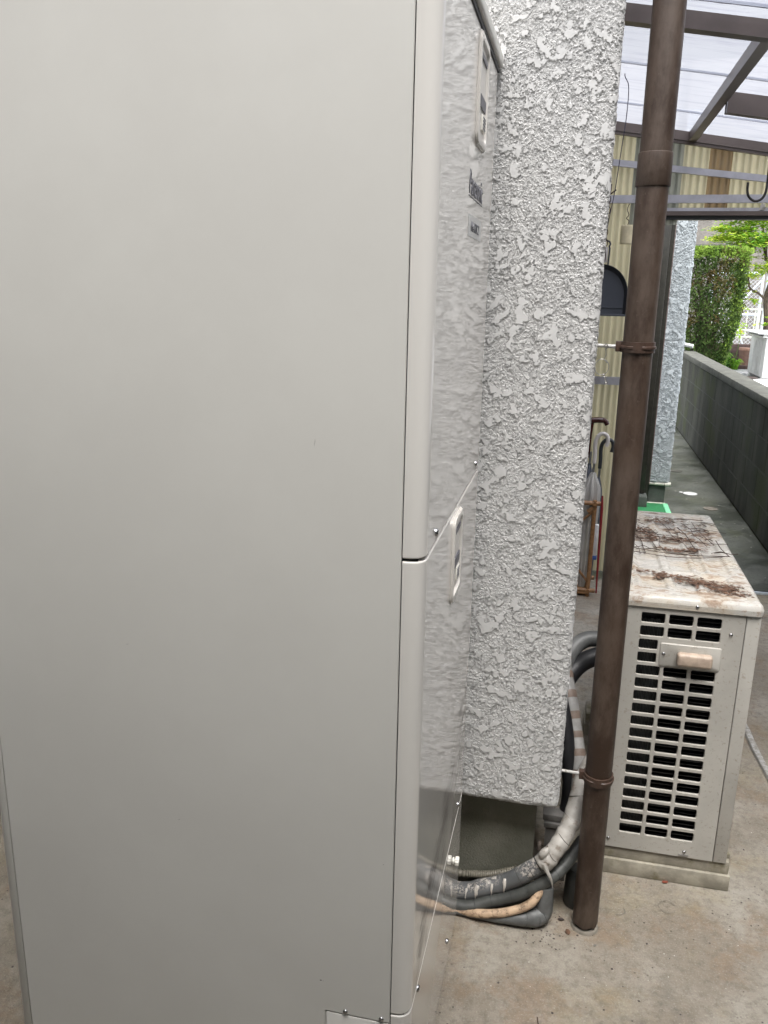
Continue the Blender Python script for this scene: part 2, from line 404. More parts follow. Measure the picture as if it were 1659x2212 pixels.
def tag(o, label=None, cat=None, group=None, kind=None):
    if label: o['label'] = label
    if cat: o['category'] = cat
    if group: o['group'] = group
    if kind: o['kind'] = kind
    return o
def thing(name, loc, label, cat, group=None):
    o = bpy.data.objects.new(name, None); col.objects.link(o); o.location = loc; o['_o'] = tuple(loc)
    o.empty_display_size = .05
    return tag(o, label, cat, group)
def smooth_path(pts, n=8):
    """Catmull-Rom through the points"""
    P = [Vector(p) for p in pts]; P = [P[0]*2-P[1]]+P+[P[-1]*2-P[-2]]; out = []
    for i in range(1, len(P)-2):
        for k_ in range(n):
            t = k_/n; a, b, c, d_ = P[i-1:i+3]
            out.append(.5*((2*b)+(c-a)*t+(2*a-5*b+4*c-d_)*t*t+(-a+3*b-3*c+d_)*t**3))
    out.append(P[-2]); return out
def text_mesh(body, name, mat, parent, size, mtx, ext=.0004, width=1.0, bold=0.0):
    cu = bpy.data.curves.new(name, 'FONT'); cu.body = body; cu.size = size; cu.extrude = ext; cu.offset = bold; cu.align_x = 'LEFT'
    ob = bpy.data.objects.new(name+'_tmp', cu); col.objects.link(ob)
    dg = bpy.context.evaluated_depsgraph_get(); me = bpy.data.meshes.new_from_object(ob.evaluated_get(dg))
    bpy.data.objects.remove(ob)
    o0 = Vector(parent['_o']); sx = width/max(q.co.x for q in me.vertices)
    for q in me.vertices: q.co = (mtx @ Vector((q.co.x*sx, q.co.y, q.co.z))) - o0
    me.materials.clear(); me.materials.append(M[mat]); me.name = name
    o = bpy.data.objects.new(name, me); col.objects.link(o); o.parent = parent; o['_o'] = tuple(o0); return o

# ================================================================== THE SETTING
G().add([(-400, -400, -.03), (400, -400, -.03), (400, 400, -.03), (-400, 400, -.03)], [(0, 1, 2, 3)]).build('ground', 'garden_soil', smooth=False)
bpy.data.objects['ground']['kind'] = 'structure'
g = G()
N = 60
g.box(-6, 1.205, -7, 4.27, -.12, 0)
tag(g.build('concrete_yard', 'concrete_slab', smooth=False), kind='structure')
tag(G().box(-3, 1.205, 4.275, 16, -.12, -.006).build('path', 'concrete_path', smooth=False), kind='structure')
# garden terrace of the neighbour, half a metre up behind the block wall
tag(G().box(1.36, 14, 4.0, 40, -.1, .5).build('garden_ground', 'gravel', smooth=False), kind='structure')
# white lime line along the slab joint
g = G(); prev = None
L_ = []
for i in range(26):
    y = 1.9+i*.075; x = .69+.02*noise.noise(Vector((y*3, 0, 0)))-.035*max(0, (y-2.4))*1.8
    wd = .006+.014*abs(noise.noise(Vector((y*9, 5, 0))))
    L_.append((x, y, wd))
vs = [(x+.006, y, .003) for x, y, wd in L_]+[(x+.014+wd*1.5, y, .003) for x, y, wd in L_]
g.add(vs, [(i, i+1, 26+i+1, 26+i) for i in range(25)])
tag(g.build('lime_residue', 'salt_residue', smooth=False), kind='structure')
g = G(); vs = [(x-.001, y, .0035) for x, y, wd in L_]+[(x+.004, y, .0035) for x, y, wd in L_]
g.add(vs, [(i, i+1, 26+i+1, 26+i) for i in range(25)])
tag(g.build('slab_joint', 'stain_dark', smooth=False), kind='structure')

# ------------------------------------------------------------------ near house wall with the deep stucco
hw = thing('house_wall', (-.3, 1.9, 0), 'white rough stucco house wall ending in a rounded corner beside the brown downpipe', 'wall')
def stucco_shell(xl, xr, yf, yb, z0, z1, r, fine, step_c=.02, fx0=None, zfine=None):
    """front + right side with rounded vertical edge and rounded bottom edge; fine grid from fx0 to the corner"""
    us = []                        # (point on plan, outward normal)
    x = xl
    while x < (fx0 if fx0 is not None else xr-r): us.append(((x, yf), (0, -1))); x += step_c
    x = fx0 if fx0 is not None else xr-r
    nf = max(1, int(round((xr-r-x)/fine)))
    for i in range(nf): us.append(((x+(xr-r-x)*i/nf, yf), (0, -1)))
    na = max(4, int(r*1.57/fine))
    for i in range(na+1):
        a = math.pi/2*i/na; nx, ny = math.sin(a), -math.cos(a); us.append(((xr-r+r*nx, yf+r+r*ny), (nx, ny)))
    y = yf+r; st = fine
    while y < yb: st = min(st*1.15, .05); y = min(y+st, yb); us.append(((xr, y), (1, 0)))
    vsn = []                       # (z, inset)
    vsn.append((z0, r+.10)); vsn.append((z0, r+.03))
    nb = max(4, int(r*1.57/fine))
    for i in range(nb+1):
        a = math.pi/2*i/nb; vsn.append((z0+r-r*math.cos(a), r-r*math.sin(a)))
    z = z0+r
    while z < z1: z = min(z+fine, z1); vsn.append((z, 0))
    nu = len(us); verts = []; faces = []
    for z, ins in vsn:
        for (px, py), (nx, ny) in us: verts.append((px-nx*ins, py-ny*ins, z))
    for j in range(len(vsn)-1):
        for i in range(nu-1): faces.append((j*nu+i, j*nu+i+1, (j+1)*nu+i+1, (j+1)*nu+i))
    return verts, faces
FINE = .00095
v_, f_ = stucco_shell(-3.2, .044, 1.690, 2.5, .312, 2.04, .020, FINE, .08, -.20)
g = G(); g.v = v_; g.f = f_
o = g.build('stucco', 'stucco_white', hw, recalc=False); o.data.shade_smooth()
G().box(-3.2, .030, 1.705, 2.5, 2.03, 3.2).build('upper_storey', 'rear_wall', hw, smooth=False)
G().box(-3.2, -.005, 1.765, 2.45, 0, .42, .004).build('foundation', 'foundation_mortar', hw)
# set-back house wall between the wing and the far corner
hs_ = thing('house_side_wall', (-.35, 3.4, 0), 'set back house wall running behind the wing, beside the dustpan and umbrella stand', 'wall')
G().box(-.9, -.42, 2.5, 5.9, 0, 3.2).build('wall_face', 'rear_wall', hs_, smooth=False)
# wall added out of view behind the photographer: it only shades and is mirrored
rw = thing('rear_light_blocker', (0, -1.2, 0), 'plain unseen wall added behind the camera to block sky light', 'wall')
G().box(-5, 1.19, -1.10, -.90, 0, 3.0).build('wall_face', 'rear_wall', rw, smooth=False)

# ------------------------------------------------------------------ far house corner: stucco pier, base, black glass door
lw = thing('left_light_blocker', (-2.0, .3, 0), 'plain unseen wall added left of the water heater to block light', 'wall')  # unseen wall added to keep light off the lower left
G().box(-2.1, -1.9, -.9, 1.68, 0, 3.0).build('wall_face', 'rear_wall', lw, smooth=False)
nb = thing('right_light_blocker', (2.2, .5, .5), 'plain wall added right of the yard, out of view, to block light', 'house')  # unseen wall added to close off light from the right
G().box(1.95, 2.15, -2.0, 3.3, .0, 3.4).build('wall_face', 'rear_wall', nb, smooth=False)
ev = thing('overhead_light_blocker', (0, 0, 2.75), 'opaque boards added out of view overhead to leave only a slot of sky', 'eaves')  # unseen boards added to cut the sky light down to a slot
EX0, EX1, EXM, EY0, EY1 = -1.3, 1.25, -.30, .11, .02  # edges of the sky slot, set for the light falloff down the walls
G().box(-.9, 1.02, 4.60, 5.35, 2.72, 2.80).build('sky_blocker_board', 'rear_wall', ev, smooth=False)  # added above the path to shade the far corner
G().box(-3.5, EX0, -2.0, 1.688, 2.72, 2.80).build('sky_blocker_board', 'rear_wall', ev, smooth=False)
G().box(EX1, 2.3, -2.0, 1.88, 2.72, 2.80).build('sky_blocker_board', 'rear_wall', ev, smooth=False)
G().box(EX0, EXM, -2.0, EY0, 2.72, 2.80).build('sky_blocker_board', 'rear_wall', ev, smooth=False)
G().box(EXM, EX1, -2.0, EY1, 2.72, 2.80).build('sky_blocker_board', 'rear_wall', ev, smooth=False)
hc = thing('house_corner', (.62, 6.2, 0), 'pale stucco house corner beyond the doorway, beside the mossy path', 'wall')
v_, f_ = stucco_shell(.572, .735, 6.05, 8.5, .155, 2.6, .018, .005, .005)
g = G(); g.v = v_; g.f = f_; o = g.build('stucco', 'stucco_pale', hc, recalc=False); o.data.shade_smooth()
G().box(.600, .712, 6.075, 8.5, -.006, .16).build('plinth', 'base_greengrey', hc)
g = G(); g.tube([(.600, 6.062, .150), (.66, 6.062, .150), (.70, 6.062, .149)], .011, 10); g.tube([(.705, 6.060, .147), (.745, 6.055, .152)], [.013, .016], 10)
g.build('drip_edge', 'drip_white', hc)
G().box(.566, .592, 6.02, 6.3, 0, 3.0).build('door_jamb', 'bronze_frame', hc)
G().box(.5925, .5985, 6.03, 6.06, .15, 3.0).build('door_trim', 'frame_brown', hc)
g = G().tube([(.735, 6.12, 1.128), (.795, 6.10, 1.118)], .013, 12); g.build('overflow_stub', 'white_plastic', hc)
dr = G()
dr.box(.02, .06, 5.98, 6.02, .09, 2.3, .003); dr.box(.50, .563, 5.98, 6.02, .09, 2.3, .003); dr.box(.06, .50, 5.98, 6.02, .09, .15, .003); dr.box(.40, .425, 5.965, 5.98, .09, 2.3, .003)
do = dr.build('door_frame', 'bronze_frame', hc)
G().box(.06, .50, 5.995, 6.003, .15, 2.3).build('glass_pane', 'glass_black', do, smooth=False)
G().box(-.4, .58, 5.90, 6.10, 0, .085, .004).build('door_sill', 'base_greengrey', hc)
G().box(-.42, .02, 5.98, 6.2, 0, 3.0).build('wall_face', 'stucco_pale', hc, smooth=False)

# ------------------------------------------------------------------ block wall along the path
bw = thing('block_wall', (1.28, 7, 0), 'low dark concrete block wall with a paler coping along the path', 'wall')
g = G(); 
rows = 4; zh = .785/rows
for r_ in range(rows):
    y = -2.0-(.2 if r_ % 2 else 0)
    while y < 14:
        g.box(1.205+.0015*random.random(), 1.35, y+.004, y+.386, r_*zh+.004, (r_+1)*zh-.004, .003, 1); y += .39
g.build('block_courses', 'block_concrete', bw, smooth=False)
G().box(1.2085, 1.3465, -2.3, 14.1, 0, .784).build('mortar', 'mortar_joint', bw, smooth=False)
g = G(); y = -2.3
while y < 14: g.box(1.198, 1.357, y, y+.597, .787, .842, .006, 2); y += .6
g.build('coping', 'coping_concrete', bw)

# ================================================================== WATER HEATER
X0, Y0, YF = -.173, 1.036, 1.665
wh = thing('water_heater', (-.5, 1.34, 0), 'tall ivory metal hot water tank cabinet with a mirror glossy front', 'water heater')
def corner_path(xe=-.2030, yfar=YF, rr=.024, n=14):
    p = [(xe, Y0), (X0-rr-.0035, Y0)]
    for i in range(n+1):
        a = math.pi/2*i/n
        # a slightly flattened quarter round
        p.append((X0-rr+rr*math.sin(a)**.9, Y0+rr-rr*math.cos(a)**.9))
    p += [(X0, Y0+rr+.0015), (X0, Y0+rr+.004), (X0, Y0+.2), (X0, Y0+.4), (X0, yfar-.006), (X0, yfar-.003), (X0-.003, yfar)]
    return p
def shell(path, z0, z1, th=.012, b=.0022):
    """sheet-metal panel: outer path extruded with rolled top and bottom lips"""
    n = len(path); nrm = []
    for i in range(n):
        a = Vector(path[max(i-1, 0)]); c = Vector(path[min(i+1, n-1)]); t = (c-a).normalized(); nrm.append(Vector((t.y, -t.x)))
    prof = [(z0, th), (z0, b)]+[(z0+b*(1-math.cos(t)), b*(1-math.sin(t))) for t in (.4, .8, 1.2, 1.5708)]+[(z0+b+.001, 0), (z0+b+.003, 0), (z1-b-.003, 0), (z1-b-.001, 0)]+[(z1-b*(1-math.cos(t)), b*(1-math.sin(t))) for t in (1.5708, 1.2, .8, .4)]+[(z1, b), (z1, th)]
    vs = []; fs = []
    for z, ins in prof:
        for p, q in zip(path, nrm): vs.append((p[0]-q.x*ins, p[1]-q.y*ins, z))
    for j in range(len(prof)-1):
        for i in range(n-1): fs.append((j*n+i, j*n+i+1, (j+1)*n+i+1, (j+1)*n+i))
    return vs, fs
G().box(-.868, X0-.010, Y0+.006, YF-.004, .03, 1.835).build('inner_body', 'seam_dark', wh, smooth=False)
fp = corner_path()
for nm, z0, z1 in (('upper_front_panel', 1.1025, 1.838), ('lower_front_panel', .3485, 1.0985), ('leg_cover', .012, .3455)):
    v_, f_ = shell(fp, z0, z1); g = G(); g.v = v_; g.f = f_; g.build(nm, 'gloss_enamel', wh, recalc=False)
# side panel with the small service cover let into its lower corner
g = G(); sx0, sx1 = -.8600, -.2048
zc = .3275; xc = -.309
poly = [(sx0, .03), (xc-.0012, .03), (xc-.0012, zc+.001), (sx1, zc+.001), (sx1, 1.838), (sx0, 1.838)]
bm = bmesh.new(); vv = [bm.verts.new((a, Y0, b)) for a, b in poly]; f = bm.faces.new(vv)
ex = bmesh.ops.extrude_face_region(bm, geom=[f]); 
for q in [e for e in ex['geom'] if isinstance(e, bmesh.types.BMVert)]: q.co.y += .012
bmesh.ops.recalc_face_normals(bm, faces=bm.faces[:])
bmesh.ops.bevel(bm, geom=[e for e in bm.edges if all(abs(q.co.y-Y0) < 1e-6 for q in e.verts)], offset=.0012, segments=2, affect='EDGES')
bm.verts.index_update(); g.add([q.co for q in bm.verts], [[q.index for q in f.verts] for f in bm.faces]); bm.free()
g.build('side_panel', 'satin_enamel', wh)
ac_ = G().box(xc, sx1, Y0, Y0+.012, .03, zc-.001, .0012).build('service_cover', 'satin_enamel', wh)
for sxx in (-.277, -.218):
    G().dome((sxx, Y0-.0002, .3345), (0, -1, 0), .0042, .0030).build('screw', 'screw_steel', wh)
# rear trim: a rolled strip with a pale lip
G().box(-.8745, -.8612, Y0+.0005, Y0+.03, .03, 1.838, .001).build('rear_trim', 'satin_enamel', wh)
g = G(); g.tube([(-.8748, Y0+.006, .03), (-.8748, Y0+.006, 1.838)], .0035, 10); g.box(-.8795, -.8755, Y0+.004, YF, .03, 1.838, .001); g.build('rear_lip', 'handle_plastic', wh)
g = G().box(-.882, X0+.008, Y0-.012, 1.684, 1.847, 1.867, .003, 3)
g.build('lid', 'satin_enamel', wh)
G().box(-.87, X0+.002, Y0+.01, YF+.01, 1.8375, 1.8465).build('lid_gap_dark', 'seam_dark', wh, smooth=False)  # near-black strip standing in for the dark gap under the lid
# oval hand-hold plates on the glossy front
def rr_path(y0, y1, z0, z1, r, n=6):
    out = []
    for cy, cz, a0 in ((y1-r, z1-r, 0), (y0+r, z1-r, 90), (y0+r, z0+r, 180), (y1-r, z0+r, 270)):
        for i in range(n+1):
            a = R(a0+90*i/n); out.append((cy+r*math.cos(a), cz+r*math.sin(a)))
    return out
def ring_stack(levels, x_of, g):
    """levels: list of (path, x) rings of equal length skinned together"""
    n = len(levels[0][0]); vs = []; fs = []
    for p, x in levels: vs += [(x, a, b) for a, b in p]
    for j in range(len(levels)-1):
        for i in range(n): fs.append((j*n+i, j*n+(i+1) % n, (j+1)*n+(i+1) % n, (j+1)*n+i))
    fs.append(tuple(range((len(levels)-1)*n, len(levels)*n)))
    g.add(vs, fs)
def handle(y0, y1, z0, z1, lever):
    g = G(); x = X0+.0002; t = .0052
    out = rr_path(y0, y1, z0, z1, .016); out2 = rr_path(y0+.002, y1-.002, z0+.002, z1-.002, .015)
    mid = rr_path(y0+.010, y1-.010, z0+.012, z1-.012, .012); inn = rr_path(y0+.013, y1-.013, z0+.015, z1-.015, .010)
    ring_stack([(out, x), (out, x+t*.45), (out2, x+t*.55), (out2, x+t*.9), (rr_path(y0+.004, y1-.004, z0+.004, z1-.004, .014), x+t), (mid, x+t), (inn, x+.0015), (inn, x+.001)], None, g)
    h = g.build('hand_hold', 'handle_plastic', wh)
    g = G().box(x, x+.0042, (y0+y1)/2+.002, y1-.020, z0+.028, z0+.052, .001); g.build('latch', 'barcode_white', h)
    g = G()
    for i in range(4): g.box(x+.0040, x+.0047, (y0+y1)/2+.004, y1-.022, z0+.031+i*.005, z0+.0335+i*.005)
    g.build('latch_marks', 'ink_grey', h, smooth=False)
    G().box(x+.001, x+.0035, y0+.03, y1-.018, z0+.058, z0+.075).build('slot', 'ink_grey', h, smooth=False); G().box(x+.001, x+.003, y0+.03, y1-.016, z1-.034, z1-.026).build('slot', 'ink_grey', h, smooth=False)
handle(1.302, 1.405, .936, 1.088, 0)
handle(1.372, 1.492, 1.672, 1.832, 0)
for (y, z) in ((1.125, 1.117), (1.607, 1.122), (1.58, .369), (1.105, .338), (1.495, .085)):
    G().dome((X0, y, z), (1, 0, 0), .0058, .0042).build('screw', 'screw_steel', wh)
# lettering on the front
mt = Matrix(((0, 0, 1, X0+.0006), (1, 0, 0, 1.331), (0, 1, 0, 1.596), (0, 0, 0, 1)))
text_mesh('Panasonic', 'lettering', 'ink_grey', wh, .048, mt, .0003, .178, .0006)
G().box(X0+.0002, X0+.0010, 1.331, 1.511, 1.5915, 1.5925).build('underline', 'ink_grey', wh, smooth=False)
G().box(X0+.0002, X0+.0007, 1.338, 1.505, 1.534, 1.566).build('model_label', 'label_film', wh, smooth=False)
mt = Matrix(((0, 0, 1, X0+.0012), (1, 0, 0, 1.366), (0, 1, 0, 1.5425), (0, 0, 0, 1)))
text_mesh('HE-K37CZ', 'lettering', 'ink_grey', wh, .0215, mt, .0003, .108)
# white drain thumbscrew
g = G(); g.tube([(X0, 1.548, .250), (X0+.0015, 1.548, .250), (X0+.002, 1.548, .250), (X0+.0045, 1.548, .250)], [.0075, .0075, .0045, .0045], 20)
vs = []; n = 36
for (xx, k_) in ((X0+.004, .9), (X0+.005, 1), (X0+.0115, 1), (X0+.0125, .9)):
    for j in range(n):
        rr_ = (.0098 if j % 4 < 2 else .0088)*k_; a = 2*math.pi*j/n; vs.append((xx, 1.548+rr_*math.cos(a), .250+rr_*math.sin(a)))
g.add(vs, [(i*n+j, i*n+(j+1) % n, (i+1)*n+(j+1) % n, (i+1)*n+j) for i in range(3) for j in range(n)]+[tuple(range(3*n, 4*n))])
g.build('drain_knob', 'barcode_white', wh)
# old chips and scratches in the enamel, dried dirt streaks on the glossy front
g = G()
for (px, pz, w_, h_) in ((-.318, .386, .0022, .0012), (-.314, .3855, .0006, .0006), (-.325, 1.255, .0002, .004), (-.326, 1.251, .0002, .004), (-.62, .93, .003, .0002), (-.22, .62, .0012, .0004), (-.55, .64, .001, .0006), (-.42, .58, .0008, .0004)):
    g.add([(px-w_, Y0-.0002, pz), (px, Y0-.0002, pz-h_), (px+w_, Y0-.0002, pz+h_*.2), (px+w_*.2, Y0-.0002, pz+h_)], [(0, 1, 2, 3)])
g.build('paint_chips', 'chip_dark', wh, smooth=False, recalc=False)['kind'] = 'stuff'
g = G()
for i in range(230):
    y = random.uniform(1.10, 1.655); z = .425+.22*(y-1.12)+random.gauss(0, .022+.07*(y-1.1)); ll = random.uniform(.006, .05); ww = random.uniform(.0003, .0016)
    ll = min(ll, 1.66-y, y-1.07)
    g.add([(X0+.0003, y-ll, z-ll*.25), (X0+.0003, y, z-ww), (X0+.0003, y+ll, z+ll*.2), (X0+.0003, y, z+ww)], [(0, 1, 2, 3)])
g.build('dirt_streaks', 'scratch_streak', wh, smooth=False, recalc=False)['kind'] = 'stuff'

# ================================================================== DOWNPIPE
dp = thing('downpipe', (.127, 1.715, 0), 'brown weathered plastic downpipe standing in front of the air conditioner', 'downpipe')
px, py, pr_ = .127, 1.715, .0292
def tilt(z): return (px-.004*z, py, z)
g = G()
n = 40; prof = [(0.008, pr_*.93)]+[(.02, pr_)]+[(z/20, pr_) for z in range(1, 47)]
vs = []
for i, (z, r_) in enumerate(prof):
    for j in range(n):
        a = 2*math.pi*j/n
        zz = z+(.012*max(0, noise.noise(Vector((math.cos(a)*2, math.sin(a)*2, 3))) +.3) if i == 0 else 0)
        rr_ = r_*(1-.06*max(0, noise.noise(Vector((math.cos(a)*1.5+4, math.sin(a)*1.5, 3)))) if i == 0 else 1)
        x, y, _ = tilt(z); vs.append((x+rr_*math.cos(a), y+rr_*math.sin(a), zz))
g.add(vs, [(i*n+j, i*n+(j+1) % n, (i+1)*n+(j+1) % n, (i+1)*n+j) for i in range(len(prof)-1) for j in range(n)])
g.build('pipe', 'brown_pvc', dp)
g = G(); zc0, zc1 = 1.645, 1.70
g.tube([tilt(z) for z in (zc0, zc0+.0001, zc0+.001, zc1, zc1+.003, zc1+.004)], [pr_+.0003, pr_+.0022, pr_+.0027, pr_+.0020, pr_+.0016, pr_], 40, False); g.build('coupling', 'brown_pvc', dp)
g = G().tube([(px, py, z) for z in (.0, .003, .006)], [.0325, .0318, .0298], 24); g.build('mortar_collar', 'stain_dim', dp)
for zb, op in ((1.352, 0), (.402, 1)):
    g = G(); n = 36; vs = []; cx, cy, _ = tilt(zb)
    prof = [(-.010, .0004), (-.0101, .0034), (-.0035, .0034), (-.0025, .0056), (.0015, .0056), (.0025, .0034), (.010, .0034), (.0101, .0004)]
    for dz, dr_ in prof:
        for j in range(n):
            a = 2*math.pi*j/n; rib = 1.0
            fr = abs(((a-R(-95)+math.pi) % (2*math.pi))-math.pi)
            if dr_ > .004 and fr < .30: dr2 = .0034
            else: dr2 = dr_
            if fr < .12 and dr2 > .002: dr2 += .0022
            vs.append((cx+(pr_+dr2)*math.cos(a), cy+(pr_+dr2)*math.sin(a), zb+dz))
    g.add(vs, [(i*n+j, i*n+(j+1) % n, (i+1)*n+(j+1) % n, (i+1)*n+j) for i in range(len(prof)-1) for j in range(n)])
    g.box(cx-pr_-.013, cx-pr_+.002, cy-.006, cy+.008, zb-.010, zb+.010, .001)
    br = g.build('bracket', 'brown_clip', dp)
    g = G(); g.tube([(.035, py+.004, zb+.001), (cx-pr_-.016, py+.004, zb-.001)], .0036, 10); g.tube([(cx-pr_-.018, py+.004, zb-.001), (cx-pr_-.008, py+.004, zb-.001)], [.0045, .0045], 6)
    g.build('bracket_arm', 'white_rod', br)
# wire loop on the upper arm
g = G(); c0 = (.056, 1.700, 1.312); pts = []
for i in range(25):
    a = 2*math.pi*i/24+1.2; pts.append((c0[0]+.0135*math.cos(a), c0[1], c0[2]+.0155*math.sin(a)))
g.tube(pts, .0007, 6); g.tube([(.061, 1.70, 1.350), (.062, 1.698, 1.335), (.059, 1.70, 1.327), (.066, 1.70, 1.320)], .0009, 6)
for s_ in (0, math.pi):
    g.tube([(.061+.0016*math.cos(t*.9+s_)+t*.0004, 1.70+.0016*math.sin(t*.9+s_), 1.299-t*.0011) for t in range(20)], .0008, 5)
g.tube([(.056, 1.70, 1.352), (.061, 1.696, 1.357), (.065, 1.70, 1.352), (.060, 1.703, 1.345)], .0012, 6)
tag(g.build('wire_loop', 'steel_wire'), 'thin twisted wire loop dangling from the upper white bracket rod', 'wire')

# ================================================================== PIPES AND HOSES
def tape_seams(par, mat, pts, rad, idx, tilt=.006, th=.0008):
    for i in idx:
        g = G()
        c = Vector(pts[i]); t = (Vector(pts[i+1])-Vector(pts[i-1])).normalized(); a = t.orthogonal().normalized(); b = t.cross(a)
        rr_ = rad[i] if isinstance(rad, list) else rad
        g.tube([c+(a*math.cos(q)+b*math.sin(q))*(rr_+.0001)+t*tilt*math.sin(q) for q in [2*math.pi*j/24 for j in range(24)]], th, 5, closed=True)
        g.build('tape_edge', mat, par)
def wrinkled(pts, rad, n, seed, amp=.06):
    """lagging: a tube whose skin sags and creases"""
    g = G().tube(pts, rad, n); L = len(pts)
    for i in range(L):
        for j in range(n):
            v = Vector(g.v[i*n+j]); c = Vector(pts[i]); d_ = v-c
            k_ = 1+amp*noise.noise(Vector((v.x*45+seed, v.y*45, v.z*45)))+amp*.5*math.sin(i*.9+j*.5+seed)*noise.noise(Vector((i*.15, seed, 0)))
            g.v[i*n+j] = tuple(c+d_*k_)
    return g
pts = smooth_path([(-.40, 1.73, .022), (-.182, 1.716, .036), (-.121, 1.717, .055), (-.061, 1.720, .082), (-.016, 1.716, .122), (.014, 1.715, .150), (.026, 1.716, .165)], 12)
mp = thing('lagged_pipe', (-.05, 1.72, 0), 'thick grey lagged pipe splashed with cream paint, uppermost at the wall foot', 'pipe')
wrinkled(pts, .0212, 28, 1, .07).build('lagging', 'lagging_grey', mp)
tape_seams(mp, 'lagging_dark', pts, .0214, (34, 43, 51, 58), .008)
g = G()
random.seed(3)
for i in (15, 21, 22, 29, 35):        # drips of cream paint running down the side towards the viewer
    c = Vector(pts[i]); L_d = random.choice((.15, .3, .9, 1.2, .5)); a0 = random.uniform(.75, 1.1)
    path = []
    for q in range(7):
        a = a0-(a0+L_d)*q/6; path.append((c.x+random.gauss(0, .0004), c.y-.0222*math.cos(a), c.z+.0222*math.sin(a)))
    wd = random.uniform(.0011, .0020); g.tube(path, [wd*2.2, wd*2.6, wd*1.7, wd*1.0, wd*.9, wd*1.1, wd*.5], 8)
g.build('paint_drips', 'paint_cream', mp)['kind'] = 'stuff'
wp = thing('wrapped_pipe', (.05, 1.72, 0), 'off white tape wrapped pipe bundle rising behind the downpipe', 'pipe')
pts = smooth_path([(.020, 1.706, .158), (.035, 1.708, .182), (.050, 1.716, .204), (.066, 1.735, .230), (.078, 1.755, .256), (.088, 1.785, .288), (.100, 1.825, .325), (.130, 1.87, .37)], 10)
rad = [.0205+.003*math.sin(min(1, i/14)*3.14)*.8+.0006*math.sin(i*.9) for i in range(len(pts))]
wrinkled(pts, rad, 24, 7, .09).build('bundle', 'lagging_white', wp)
tape_seams(wp, 'pebble_dark', pts, rad, (14, 27, 40, 52), .009, .0007)
g = G().tube(smooth_path([(.022, 1.685, .176), (.030, 1.680, .160), (.040, 1.678, .142), (.046, 1.680, .118)], 6), [.006, .006, .0056, .0052, .005, .005, .0048, .0045, .004, .004, .0036, .003, .003, .0026, .002, .002, .0016, .0012, .001], 8)
g.build('loose_tape', 'lagging_white', wp)
g = wrinkled(smooth_path([(.016, 1.700, .182), (.020, 1.695, .196), (.030, 1.698, .207)], 5), [.005, .008, .010, .011, .011, .011, .010, .009, .008, .006, .004], 12, 12, .25); g.build('torn_end', 'lagging_white', wp)
pts = smooth_path([(-.40, 1.715, .014), (-.178, 1.688, .017), (-.096, 1.696, .038), (-.022, 1.700, .072), (.019, 1.700, .106), (.049, 1.712, .130), (.077, 1.745, .148), (.11, 1.80, .17)], 10)
cp = thing('lagged_pipe', (-.05, 1.70, 0), 'dark charcoal lagged pipe directly under the paint splashed one', 'pipe')
wrinkled(pts, .0152, 22, 4, .05).build('lagging', 'lagging_dark', cp)
tape_seams(cp, 'rubber_black', pts, .0153, range(14, 60, 6), .005, .0005)
tag(wrinkled(smooth_path([(-.40, 1.70, .006), (-.177, 1.678, .012), (-.125, 1.668, .022), (-.062, 1.668, .037), (-.010, 1.676, .060), (.010, 1.684, .080), (.020, 1.695, .100)], 10), [.006]*10+[.0072]*4+[.0088]*6+[.0102]*31+[.0095]*20, 16, 9, .06).build('cream_hose', 'hose_cream'),
    'dirty cream hose curving between the charcoal pipe and the folded grey one', 'hose')
pts = smooth_path([(-.40, 1.69, .008), (-.137, 1.676, .012), (-.050, 1.674, .020), (-.004, 1.682, .024), (.018, 1.690, .027), (.029, 1.698, .038), (.030, 1.700, .062), (.030, 1.706, .10)], 10)
rad = [.008+.014*min(1, max(0, (i-8)/24)) if i < 45 else .022-.003*min(1, (i-45)/20) for i in range(len(pts))]
fl = thing('folded_pipe', (0, 1.68, 0), 'mid grey lagged pipe folded into a sharp elbow on the concrete', 'pipe')
wrinkled(pts, rad, 24, 3, .07).build('lagging', 'lagging_mid', fl)
tape_seams(fl, 'rubber_black', pts, rad, (27, 36, 43, 49), .006, .0006)
# ribbed drain hose, real rings
pts = smooth_path([(-.40, 1.752, .05), (-.193, 1.750, .060), (-.134, 1.750, .066), (-.09, 1.748, .078), (-.04, 1.748, .10)], 34)
tag(G().tube(pts, [.0095 if (i//2) % 2 else .0074 for i in range(len(pts))], 14).build('ribbed_hose', 'hose_ribbed', angle=80), 'narrow ribbed drain hose lying against the mortar foundation', 'hose')
# striped pipe
pts = smooth_path([(.030, 2.10, .545), (.041, 2.05, .490), (.059, 2.0, .434), (.075, 1.96, .371), (.088, 1.92, .318), (.095, 1.88, .25)], 12)
sp_ = thing('striped_pipe', (.07, 1.98, 0), 'thin pipe wound with alternate grey and brown tape behind the downpipe', 'pipe')
G().tube(pts, .0195, 18).build('grey_wrap', 'tape_grey', sp_)
g = G(); i = 4
while i < len(pts)-6:
    g.tube(pts[i:i+4], [.0198, .0204, .0204, .0198], 18, False); i += 8
g.build('brown_band', 'tape_brown', sp_)
tag(G().tube(smooth_path([(.19, 2.16, .55), (.125, 2.15, .552), (.084, 2.14, .546), (.052, 2.11, .520), (.034, 2.07, .47), (.02, 2.05, .40)], 10), .0215, 18).build('arched_pipe', 'lagging_mid'), 'grey tape wrapped pipe arching out from behind the stucco corner', 'pipe')
tag(G().tube(smooth_path([(.19, 2.13, .54), (.111, 2.11, .513), (.075, 2.10, .490), (.045, 2.07, .455), (.02, 2.05, .39)], 10), .024, 16).build('rubber_hose', 'rubber_black'), 'black rubber hose tucked under the arched grey pipe', 'hose')
